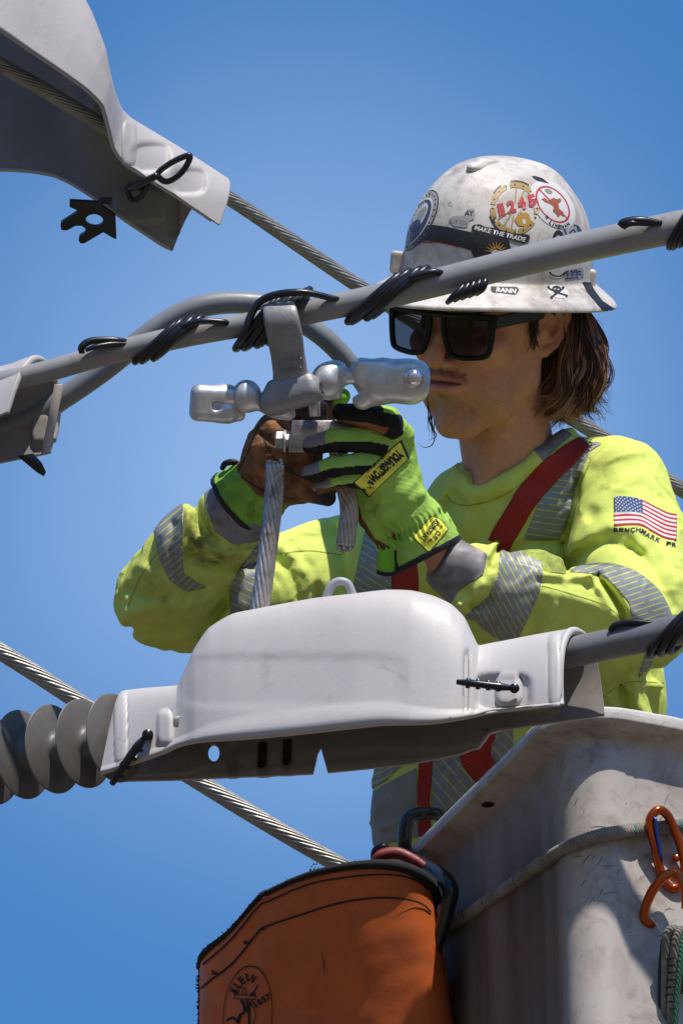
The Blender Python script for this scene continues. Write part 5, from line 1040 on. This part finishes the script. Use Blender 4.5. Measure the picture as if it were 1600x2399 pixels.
for a, b in (((1036, 1231), (1030, 1239)), ((1012, 1263), (1000, 1272))): V2, F2 = line2([a, b], [4, 1], 4); decal('lettering', glA, V2, F2, K_, 3.4, glA)
# seams along the back of the hand
for P_ in ([(868, 1012), (900, 1022), (918, 1030)], [(822, 1008), (800, 1004), (760, 1010)]): V2, F2 = line2(P_, 2, 20); decal('seam', glA, V2, F2, mat('glove seam', (0.12, 0.25, 0.03), 0.9), 1.2, glA)
# the other glove, palm side
def gr(P):
    f = chain(P, [(625, 1130, -580, 70), (655, 1085, -590, 84), (678, 1030, -600, 78), (700, 1000, -600, 60)], 26); f = smin(f, ell(P, (700, 1120, -600), (62, 60, 52)), 26)
    f = smin(f, ell(P, (630, 1060, -610), (56, 66, 50)), 20)
    fi = chain(P, [(655, 1000, -600, 34), (668, 960, -628, 30), (690, 930, -660, 24)], 8); fi = smin(fi, chain(P, [(720, 1000, -590, 30), (770, 960, -600, 26), (800, 930, -625, 20)], 8), 4)
    fi = smin(fi, chain(P, [(690, 1000, -585, 34), (715, 955, -600, 28), (735, 925, -640, 22)], 8), 4)
    fi = smin(fi, chain(P, [(690, 1130, -620, 34), (735, 1152, -640, 27), (768, 1166, -648, 20)], 8), 5); fi = smin(fi, chain(P, [(700, 1090, -625, 34), (745, 1120, -655, 26), (775, 1140, -660, 20)], 8), 5)
    f = smin(f, fi, 14); c = chain(P, [(640, 1125, -580, 66), (600, 1152, -560, 78), (560, 1182, -540, 88)], 20); f = smin(f, c, 10)
    f = f-2.6*wob(P, 30, 33)-1.6*wob(P, 12, 34); 
    for pl in ([(600, 1010), (640, 1040), (700, 1050)], [(575, 1060), (630, 1090), (690, 1080)], [(640, 980), (670, 1000), (720, 1000)], [(600, 1110), (650, 1130), (700, 1120)]): f = f+4*np.exp(-(pdist(P[:, 0], P[:, 1], pl)/6)**2)
    t = (P-np.array([562., 1178, -540])).dot(n3([-0.72, 0.62, 0.3])); return smax(f, t-10, 3)
V, F = nets(gr, ax(455, 850, 3.2), ax(890, 1300, 3.2), ax(-740, -420, 3.6), margin=16)
N = normals(V, F); N = -N if N[np.argmin(V[:, 2]), 2] > 0 else N; x, y, w = V.T
gc = np.tile(np.array([0.32, 0.15, 0.065]), (len(V), 1)); tt = (V-np.array([562., 1178, -540])).dot(n3([-0.72, 0.62, 0.3]))
cm = pdist(x, y, [(545, 1085), (590, 1150), (625, 1172), (680, 1184)]); lower = polyf(x, y, [(440, 1060), (548, 1080), (566, 1120), (600, 1158), (640, 1178), (700, 1190), (740, 1300), (440, 1330)]) < 0
gc[lower] = (0.24, 0.50, 0.06); gc[N[:, 2] > 0.3] = (0.24, 0.50, 0.06); gc[(x > 735) & (y > 1120)] = (0.09, 0.085, 0.08); dk = np.clip(0.5+0.8*wob(V, 40, 44), 0, 1)[:, None]; dk2 = np.clip(0.5+0.9*wob(V, 14, 46), 0, 1)[:, None]; gc = np.where(lower[:, None], gc, gc*(0.40+0.45*dk+0.30*dk2))
gc[(x > 780) & (y < 965)] = (0.2, 0.5, 0.03)
glB = obj('glove', V, F, M_leather, person, col=gc, label='green work glove with its worn brown leather palm to the viewer')
Vo, Fo, _ = cut_patch(V, F, N, np.abs(tt-6)-6.5, 3.0, False); obj('cuff_binding', Vo, Fo, M_trim, glB, solid=4)
for P_ in ([(556, 1108), (585, 1050), (604, 1000), (625, 965)], [(566, 1118), (620, 1150), (690, 1170)], [(610, 1010), (640, 1070), (690, 1110), (740, 1130)]): V2, F2 = line2(P_, 2.6, 40); decal('seam', glB, V2, F2, mat('dark glove thread', (0.03, 0.018, 0.012), 0.9) if 'M_gs' not in globals() else M_gs, 1.4, glB)
obj('pull_tab', *tube([(520, 1098, -560), (528, 1086, -572), (545, 1082, -580), (560, 1086, -575)], [6, 8, 8, 5], 8, 16), M_trim, glB)
# ============================================================= BUCKET
M_buck = mat('scuffed white fibreglass', (0.50, 0.46, 0.42), 0.58, attr=True, spec=0.3, var=0.16, vs=7, stain=(0.15, 0.105, 0.08), ss=9, st=(0.50, 0.72), bump=0.25, bs=90, scratch=(0.20, 0.17, 0.15))
M_lip = mat('chipped fibreglass edge', (0.62, 0.59, 0.56), 0.45, var=0.15, vs=30, stain=(0.2, 0.17, 0.15), ss=40, st=(0.58, 0.66), bump=0.5, bs=150)
AZ = R_(23); K0 = np.array([1318, 1636, -800.0]); D1 = math.cos(AZ)*EX+math.sin(AZ)*BK; D2 = -math.sin(AZ)*EX+math.cos(AZ)*BK
L1, L2 = 1200.0, 1170.0
def BP(a, b, z): return K0+np.outer(a, D1)+np.outer(b, D2)+np.outer(z, UP)
def rrect(n=40):
    """outer lip outline: points and outward normals, corner at the near end"""
    pts, nor = [], []; r = 170
    seg = [((r, 0), (L1-r, 0), (0, -1)), ((L1, r), (L1, L2-r), (1, 0)), ((L1-r, L2), (r, L2), (0, 1)), ((0, L2-r), (0, r), (-1, 0))]; cen = [(L1-r, r), (L1-r, L2-r), (r, L2-r), (r, r)]; a0 = [-90, 0, 90, 180]
    for i in range(4):
        (x0, y0), (x1, y1), nn = seg[i]
        for t in np.linspace(0, 1, n, endpoint=False): pts.append((x0+(x1-x0)*t, y0+(y1-y0)*t)); nor.append(nn)
        for t in np.linspace(0, 90, 14, endpoint=False): a = R_(a0[i]+t); nor.append((math.cos(a), math.sin(a))); pts.append((cen[i][0]+r*math.cos(a), cen[i][1]+r*math.sin(a)))
    return np.array(pts), np.array(nor)
bp, bn_ = rrect(); NB = len(bp)
bprof = [(30, -240), (12, -30), (-16, 2), (-4, 4), (2, 0), (3, -14), (2, -27), (-4, -31), (-18, -35), (-46, -46), (-72, -66), (-92, -100), (-104, -145), (-110, -190), (-112, -240), (-114, -320), (-124, -520), (-140, -800), (-165, -1250)]
bucket = thing('aerial_bucket', 'scuffed white fibreglass lift bucket the worker stands in, at the lower right', 'bucket', (1900, 2900, -200))
V = []
pr = spline(np.array([(a, b, 0) for a, b in bprof[3:]]), 110)[:, :2]; rings = [(-100, -1240), (-70, -300), (-60, -60), (-40, 0), (-16, 4)]+[tuple(p) for p in pr]
per = np.concatenate([[0], np.cumsum(np.linalg.norm(np.diff(bp, axis=0), axis=1))])
for o_, z in rings:
    oo = np.full(NB, float(o_)); 
    if z < -60 and o_ > -170: 
        k = np.clip((-z-60)/90, 0, 1); oo -= k*16*(1/(1+np.exp(-(bp[:, 0]-190)/7)))*(bp[:, 1] < 60)*(bp[:, 0] < L1-200)     # recessed panel right of the corner column
        oo -= k*10*(1/(1+np.exp(-(bp[:, 1]-210)/9)))*(bp[:, 0] < 60)*(bp[:, 1] < L2-200)
    q = bp+bn_*oo[:, None]; q[:, 0] += 0; V.append(BP(q[:, 0], q[:, 1], np.full(NB, z)))
V = np.concatenate(V); F = grid_faces(len(rings), NB, True); nr_ = len(rings); mi = [1 if 3 <= (i//NB) <= 18 else 0 for i in range(len(F))]
V[:, 2] += 1.5*wob(V, 60, 70); V[:, 1] += 1.2*wob(V, 24, 71)
Q = (V-K0); bq = Q.dot(D2); zq = Q.dot(UP); aq = Q.dot(D1); g_ = np.clip((bq-110)/150, 0, 1)*np.clip((200-aq)/60, 0, 1)*np.clip((-zq-34)/50, 0, 1)*np.clip(0.95+0.40*wob(V, 130, 75)+0.2*wob(V, 40, 76), 0, 1)   # grime rubbed onto the side where the bag and hose hang
bcol = np.array([0.50, 0.46, 0.42])*(1-0.9*g_[:, None])+np.array([0.06, 0.04, 0.030])*0.9*g_[:, None]
wall = obj('bucket_wall', V, F, [M_buck, M_lip], bucket, mi=mi, col=bcol)
hole = decal('drain_hole', wall, *fillpoly(ellipse((1143, 1886), 16, 7, -4, 20), 3), mat('dark hole', (0.01, 0.009, 0.008), 0.9), 1.2, wall)
scf = mat('grey scuff marks', (0.17, 0.15, 0.135), 0.6); rs = random.Random(5)
for k in range(80):
    cx, cy = rs.uniform(1330, 1560), rs.uniform(1880, 2390); ln = rs.uniform(8, 44); a = rs.choice([rs.uniform(-0.3, 0.15), rs.uniform(-1.2, -0.6)]); V2, F2 = line2([(cx, cy), (cx+ln/2*math.cos(a), cy+ln/2*math.sin(a)-ln*0.06), (cx+ln*math.cos(a), cy+ln*math.sin(a))], [0.6, rs.uniform(1.4, 3.2), 0.6], 14)
    decal('scuff', wall, V2, F2, scf, 0.8, wall)
for cy in (2188, 2196, 2204): V2, F2 = line2([(1405, cy+14), (1440, cy), (1500, cy-3)], [1, 4, 1], 20); decal('scuff', wall, V2, F2, scf, 0.8, wall)
# ============================================================= ROPE along the bucket
def braid(P, R, n=8, pitch=60):
    """plaited rope: two opposed sets of strands"""
    C = spline(P, int(np.linalg.norm(np.diff(spline(P, 60), axis=0), axis=1).sum()/4)); T, N, B = frames(C); s = np.concatenate([[0], np.cumsum(np.linalg.norm(np.diff(C, axis=0), axis=1))]); parts = [tube(C, R*0.82, 10, raw=True)]; cid = [0]*len(parts[0][1])
    for dr in (1, -1):
        for k in range(n):
            a = dr*s*2*np.pi/pitch+2*np.pi*k/n; rr = R*0.86+R*0.07*np.sin(dr*a*n/2+dr)
            p = tube(C+rr[:, None]*(np.cos(a)[:, None]*N+np.sin(a)[:, None]*B), R*0.27, 5, raw=True, caps=False); parts.append(p); cid += [1 if (k == 0 and (q_//5) % 17 < 4) else 0 for q_ in range(len(p[1]))]
    return cat(parts), cid
M_rope = mat('grey braided rope', (0.29, 0.27, 0.245), 0.85, var=0.3, vs=60, bump=0.4, bs=400, stain=(0.11, 0.085, 0.065), ss=12, st=(0.5, 0.66)); M_teal = mat('teal tracer yarn', (0.03, 0.14, 0.18), 0.8)
def onwall(P, lift): D, ok = drape(wall, [p[:2] for p in P], lift); return [tuple(D[i]) if ok[i] else (P[i][0], P[i][1], P[i][2]) for i in range(len(P))]
rp = onwall([(1010, 2190, -100), (1100, 2140, -200), (1190, 2080, -300), (1260, 2030, -400), (1310, 1997, -500), (1375, 1968, -550), (1440, 1952, -600), (1520, 1943, -600), (1590, 1936, -600)], 17)+[(1700, 1925, -560)]
(V, F), cid = braid(rp, 14.5); tag(obj('rope', V, F, [M_rope, M_teal], mi=cid), 'grey braided rope with teal flecks running round the bucket below its lip', 'rope')
# ============================================================= CARABINERS
M_org = mat('anodised copper orange', (0.52, 0.10, 0.025), 0.24, metal=0.85, var=0.15); M_blu = mat('anodised blue', (0.04, 0.10, 0.45), 0.25, metal=0.8)
wz = onwall([(1545, 1960, -600)], 0)[0][2]
ca = thing('carabiner', 'copper orange carabiner with a blue stripe clipped on the rope', 'carabiner', (1550, 2090, wz-40), 'carabiners hanging on the bucket')
z = wz-30
P = [(1522, 1935, z-16), (1528, 1910, z-14), (1545, 1899, z-6), (1564, 1912, z+8), (1582, 1950, z+14), (1596, 1990, z+12), (1604, 2030, z+6), (1598, 2068, z-4), (1576, 2082, z-10), (1556, 2066, z-14), (1544, 2030, z-16), (1534, 1985, z-18)]
obj('frame', *tube(P, 11, 14, 120, closed=True), M_org, ca)
obj('stripe', *tube([(1532, 1915, z-22), (1536, 1925, z-24), (1540, 1960, z-26), (1547, 2000, z-26), (1552, 2020, z-24)], [2, 5, 5, 5, 2], 8, 40), M_blu, ca)
obj('gate_pin', *tube([(1584, 2012, z-2), (1584, 2012, z+24)], 9, 14, 3), M_org, ca)
cb_ = thing('carabiner', 'plain orange carabiner hanging below the blue striped one', 'carabiner', (1530, 2180, wz-40), 'carabiners hanging on the bucket')
z2 = onwall([(1530, 2120, -600)], 0)[0][2]-26
obj('frame', *tube([(1536, 2164, z2), (1524, 2166, z2-2), (1511, 2155, z2-4), (1510, 2135, z2-6), (1525, 2095, z2-8), (1548, 2062, z2-4), (1572, 2048, z2+8), (1592, 2058, z2+2), (1604, 2085, z2-6), (1606, 2130, z2-4)], [7, 10, 11, 11, 12, 12, 12, 12, 11, 10], 14, 100), M_org, cb_)
obj('wire_gate', *tube([(1524, 2150, z2-14), (1536, 2165, z2-10), (1552, 2186, z2-6), (1600, 2200, z2)], 2, 8, 20), M_galv, cb_)
# ============================================================= COILED ROPE at the edge
M_web = mat('dirty grey webbing', (0.20, 0.185, 0.155), 0.9, var=0.4, vs=60, bump=0.5, bs=400, stain=(0.05, 0.04, 0.035), ss=40, weave=120); M_grn = mat('green cord', (0.05, 0.17, 0.10), 0.8, weave=160, var=0.2, bump=0.4); M_dk = mat('dark navy binding', (0.012, 0.018, 0.035), 0.8)
zz = onwall([(1565, 2300, -600)], 0)[0][2]-30
hk = thing('hand_line', 'bundle of folded grey and green cords at the right edge below the carabiners', 'cord bundle', (1580, 2500, zz))
obj('cord', *tube([(1561, 2560, zz), (1558, 2400, zz), (1560, 2260, zz-4), (1564, 2196, zz-6), (1576, 2180, zz-6), (1588, 2200, zz-2), (1584, 2300, zz+6)], 13, 14, 90), M_web, hk)
obj('cord', *tube([(1572, 2560, zz-14), (1572, 2420, zz-14), (1578, 2280, zz-16), (1584, 2210, zz-16), (1594, 2184, zz-10), (1606, 2200, zz-4), (1606, 2330, zz)], 12, 14, 90), M_web, hk)
obj('cord', *tube([(1584, 2560, zz-20), (1580, 2440, zz-22), (1586, 2330, zz-24), (1596, 2240, zz-22), (1600, 2190, zz-14)], 8, 12, 60), M_grn, hk)
obj('binding', *tube([(1546, 2560, zz), (1545, 2300, zz-6), (1552, 2200, zz-6)], 4, 8, 30), M_dk, hk)
lash = [tube([(1562+2*math.sin(k), 2248+k*17, zz-14), (1574, 2245+k*17, zz-28), (1588, 2240+k*17, zz-22)], 2.6, 6, 8) for k in range(8)]; obj('lashing', *cat(lash), M_dk, hk)
# ============================================================= HOOK AND TOOL BAG
M_hook = mat('black coated steel hook', (0.010, 0.011, 0.014), 0.28, coat=0.3)
hook = obj('bag_hook', *tube([(1040, 1925, 60), (1020, 1908, 0), (975, 1908, -20), (955, 1922, -30), (948, 1965, -40), (952, 2000, -50), (985, 2025, -150), (1035, 2055, -250), (1055, 2085, -290), (1050, 2120, -300), (1036, 2175, -300), (1020, 2230, -290)], [15, 15, 16, 17, 17, 17, 19, 20, 20, 19, 17, 14], 16, 120), M_hook)
tag(hook, 'black coated steel hook over the left edge of the bucket holding the orange bag', 'hook')
M_bag = mat('orange vinyl canvas', (0.64, 0.135, 0.024), 0.5, var=0.22, vs=9, stain=(0.40, 0.09, 0.03), ss=8, st=(0.48, 0.70), bump=0.3, bs=60, scratch=(0.40, 0.10, 0.04)); M_thr = mat('black thread', (0.012, 0.012, 0.014), 0.9)
bag = thing('tool_bag', 'orange canvas lineman tool bag with black stitching and oval print hanging from the bucket', 'bag', (760, 2900, 0))
rim = spline(np.array([(466, 2275, 20), (480, 2240, -60), (540, 2188, -130), (600, 2118, -180), (625, 2100, -190), (700, 2066, -215), (760, 2048, -225), (830, 2036, -225), (900, 2034, -210), (960, 2046, -180), (1005, 2078, -110), (1018, 2120, 0)], float), 110); rim[:, 2] -= 190*np.clip((rim[:, 0]-466)/550, 0, 1)**1.5
bot = np.column_stack([470+(rim[:, 0]-466)*1.20-6, 2750+0.25*(rim[:, 1]-2034), rim[:, 2]*1.1])
nv = 70; V = []
for j in range(nv):
    t = j/(nv-1); V.append(rim*(1-t)+bot*t)
V = np.array(V); g = V.reshape(-1, 3); x, y = g[:, 0], g[:, 1]
dep = -14*np.exp(-((x-500)/26)**2)*0+5*np.exp(-(pdist(x, y, [(612, 2120), (600, 2240), (560, 2330)])/26)**2)-6*np.exp(-(pdist(x, y, [(660, 2150), (640, 2260)])/30)**2)+4*np.exp(-(pdist(x, y, [(750, 2190), (760, 2280), (770, 2420)])/36)**2)-4*np.exp(-(pdist(x, y, [(860, 2200), (880, 2399)])/50)**2)+3*np.exp(-(pdist(x, y, [(960, 2120), (990, 2399)])/30)**2)-5*np.exp(-(pdist(x, y, [(540, 2200), (580, 2160)])/12)**2)
g[:, 2] += dep+3*wob(g, 110, 81)+1.0*wob(g, 44, 82); g[:, 0] += np.where(x < 500, 3*wob(g, 60, 83), 0)
F1 = grid_faces(nv, 110)
# back half of the tube closes the bag
rb = np.array([rim[-1]*(1-t)+rim[0]*t+np.array([0, 60*math.sin(math.pi*t)*1.2, 190*math.sin(math.pi*t)]) for t in np.linspace(0, 1, 60)]); bb = np.array([bot[-1]*(1-t)+bot[0]*t+np.array([0, 60*math.sin(math.pi*t), 230*math.sin(math.pi*t)]) for t in np.linspace(0, 1, 60)])
VB = np.concatenate([rb*(1-t)+bb*t for t in np.linspace(0, 1, 30)]); F2_ = grid_faces(30, 60)
gv, gf = cat([(g, F1), (VB, F2_)])
bagb = obj('bag_body', g, F1, M_bag, bag, solid=4, soff=1); obj('bag_back', VB, F2_, M_bag, bag, solid=4)
# rim binding with frayed bits
rimb = rim.copy(); V, F = tube(np.concatenate([rimb[::4]+np.array([0, -7, 2])]), [7, 9, 6, 6, 6, 7, 8, 9, 11, 13, 14, 16, 18], 10, 150); obj('rim_binding', V, F, M_thr, bag)
obj('rim_binding', *tube(np.concatenate([rb[:, :]+np.array([0, 4, 0])])[::5], 9, 8, 60), M_thr, bag)
fr2 = []; rs = random.Random(3)
for k in range(280):
    i = int(rs.random()**1.6*100); p = rim[i]+np.array([rs.uniform(-5, 5), -9+rs.uniform(-4, 4), rs.uniform(-6, 6)]); 
    if 45 < i < 60 and rs.random() < 0.6: p = np.array([rs.uniform(725, 758), rs.uniform(2026, 2048), rim[i][2]])
    fr2.append(tube([p, p+np.array([rs.uniform(-6, 3), rs.uniform(-9, 2), rs.uniform(-3, 3)])], [1.6, 0.5], 4, 3, caps=False))
for k in range(110):
    y_ = rs.uniform(2275, 2420); p = np.array([467+5*math.sin(y_/9.0)*0.5, y_, 14+rs.uniform(-12, 12)]); fr2.append(tube([p, p+np.array([rs.uniform(-9, 1), rs.uniform(-6, 6), 0])], [1.6, 0.5], 4, 3, caps=False))
o_ = obj('frayed_threads', *cat(fr2), M_thr, bag); o_['kind'] = 'stuff'
BV.clear(); 
def bline(P, w, m=M_thr, lift=5, n=60, nm='stitching'): V2, F2 = line2(P, w, n); return decal(nm, bagb, V2, F2, m, lift, bagb)
bline([(474, 2262), (540, 2203), (602, 2128), (625, 2114), (720, 2074), (800, 2058), (880, 2050), (940, 2053), (985, 2068), (1004, 2086)], 4)
bline([(470, 2318), (490, 2300), (540, 2262), (575, 2222), (602, 2188), (622, 2172), (700, 2146), (790, 2118), (880, 2105), (950, 2108), (990, 2120), (1010, 2138)], 4.5)
for p, n_2 in (((500, 2284), 9), ((576, 2214), 7), ((614, 2180), 4)):
    for k in range(n_2): a = rs.uniform(-3.0, 0.2); bline([p, (p[0]+11*math.cos(a), p[1]+11*math.sin(a))], [2.5, 0.8], n=4)
bline([(752, 2232), (758, 2258), (761, 2285)], [0.5, 2.5, 0.8]); 
# oval print
V2, F2 = ringm((580, 2378), 115, 58, 94, 3.2, 70); decal('printed_logo', bagb, V2, F2, M_thr, 5, bagb)
V2, F2 = text_path('KLEIN', [(545, 2328), (553, 2312), (568, 2296), (582, 2290), (598, 2298)], 19, 0.75, 0.03); decal('printed_logo', bagb, V2, F2, M_thr, 5, bagb)
V2, F2 = text_path('1857', [(593, 2360), (612, 2346), (634, 2334)], 14, 0.85, 0.04); decal('printed_logo', bagb, V2, F2, M_thr, 5, bagb)
for P_, w_ in (([(549, 2331), (598, 2335)], 2), ([(549, 2341), (598, 2343)], 2), ([(549, 2331), (549, 2341)], 2), ([(598, 2335), (598, 2343)], 2), ([(564, 2344), (580, 2372)], 6), ([(578, 2344), (582, 2366), (584, 2420)], 5), ([(590, 2344), (580, 2364)], 4), ([(568, 2332), (568, 2318), (574, 2316), (576, 2332)], 2), ([(592, 2330), (604, 2308)], 3), ([(545, 2322), (556, 2330)], 7), ([(586, 2332), (596, 2330)], 8), ([(584, 2352), (596, 2366), (598, 2385), (590, 2410)], 2), ([(556, 2400), (562, 2380), (572, 2372), (570, 2350)], 6), ([(530, 2392), (545, 2386), (556, 2396)], 5)):
    bline(P_, w_, n=14, nm='printed_logo')
# things sticking out of the bag
red = tag(obj('red_handle', *tube([(868, 2030, -180), (890, 2006, -180), (930, 2000, -180), (970, 2016, -190), (1000, 2034, -200)], [8, 14, 15, 13, 9], 14, 40), mat('dusty red plastic', (0.22, 0.03, 0.035), 0.5, var=0.3, vs=40)), 'dusty red tool handle poking out of the orange bag', 'tool')
V, F = tube([(872, 2012, -172), (880, 1994, -172), (898, 1986, -170), (910, 1990, -170)], [5, 10, 11, 7], 10, 20); tag(obj('black_strap', V, F, M_rubber), 'short black strap lying over the red handle in the orange bag', 'strap')
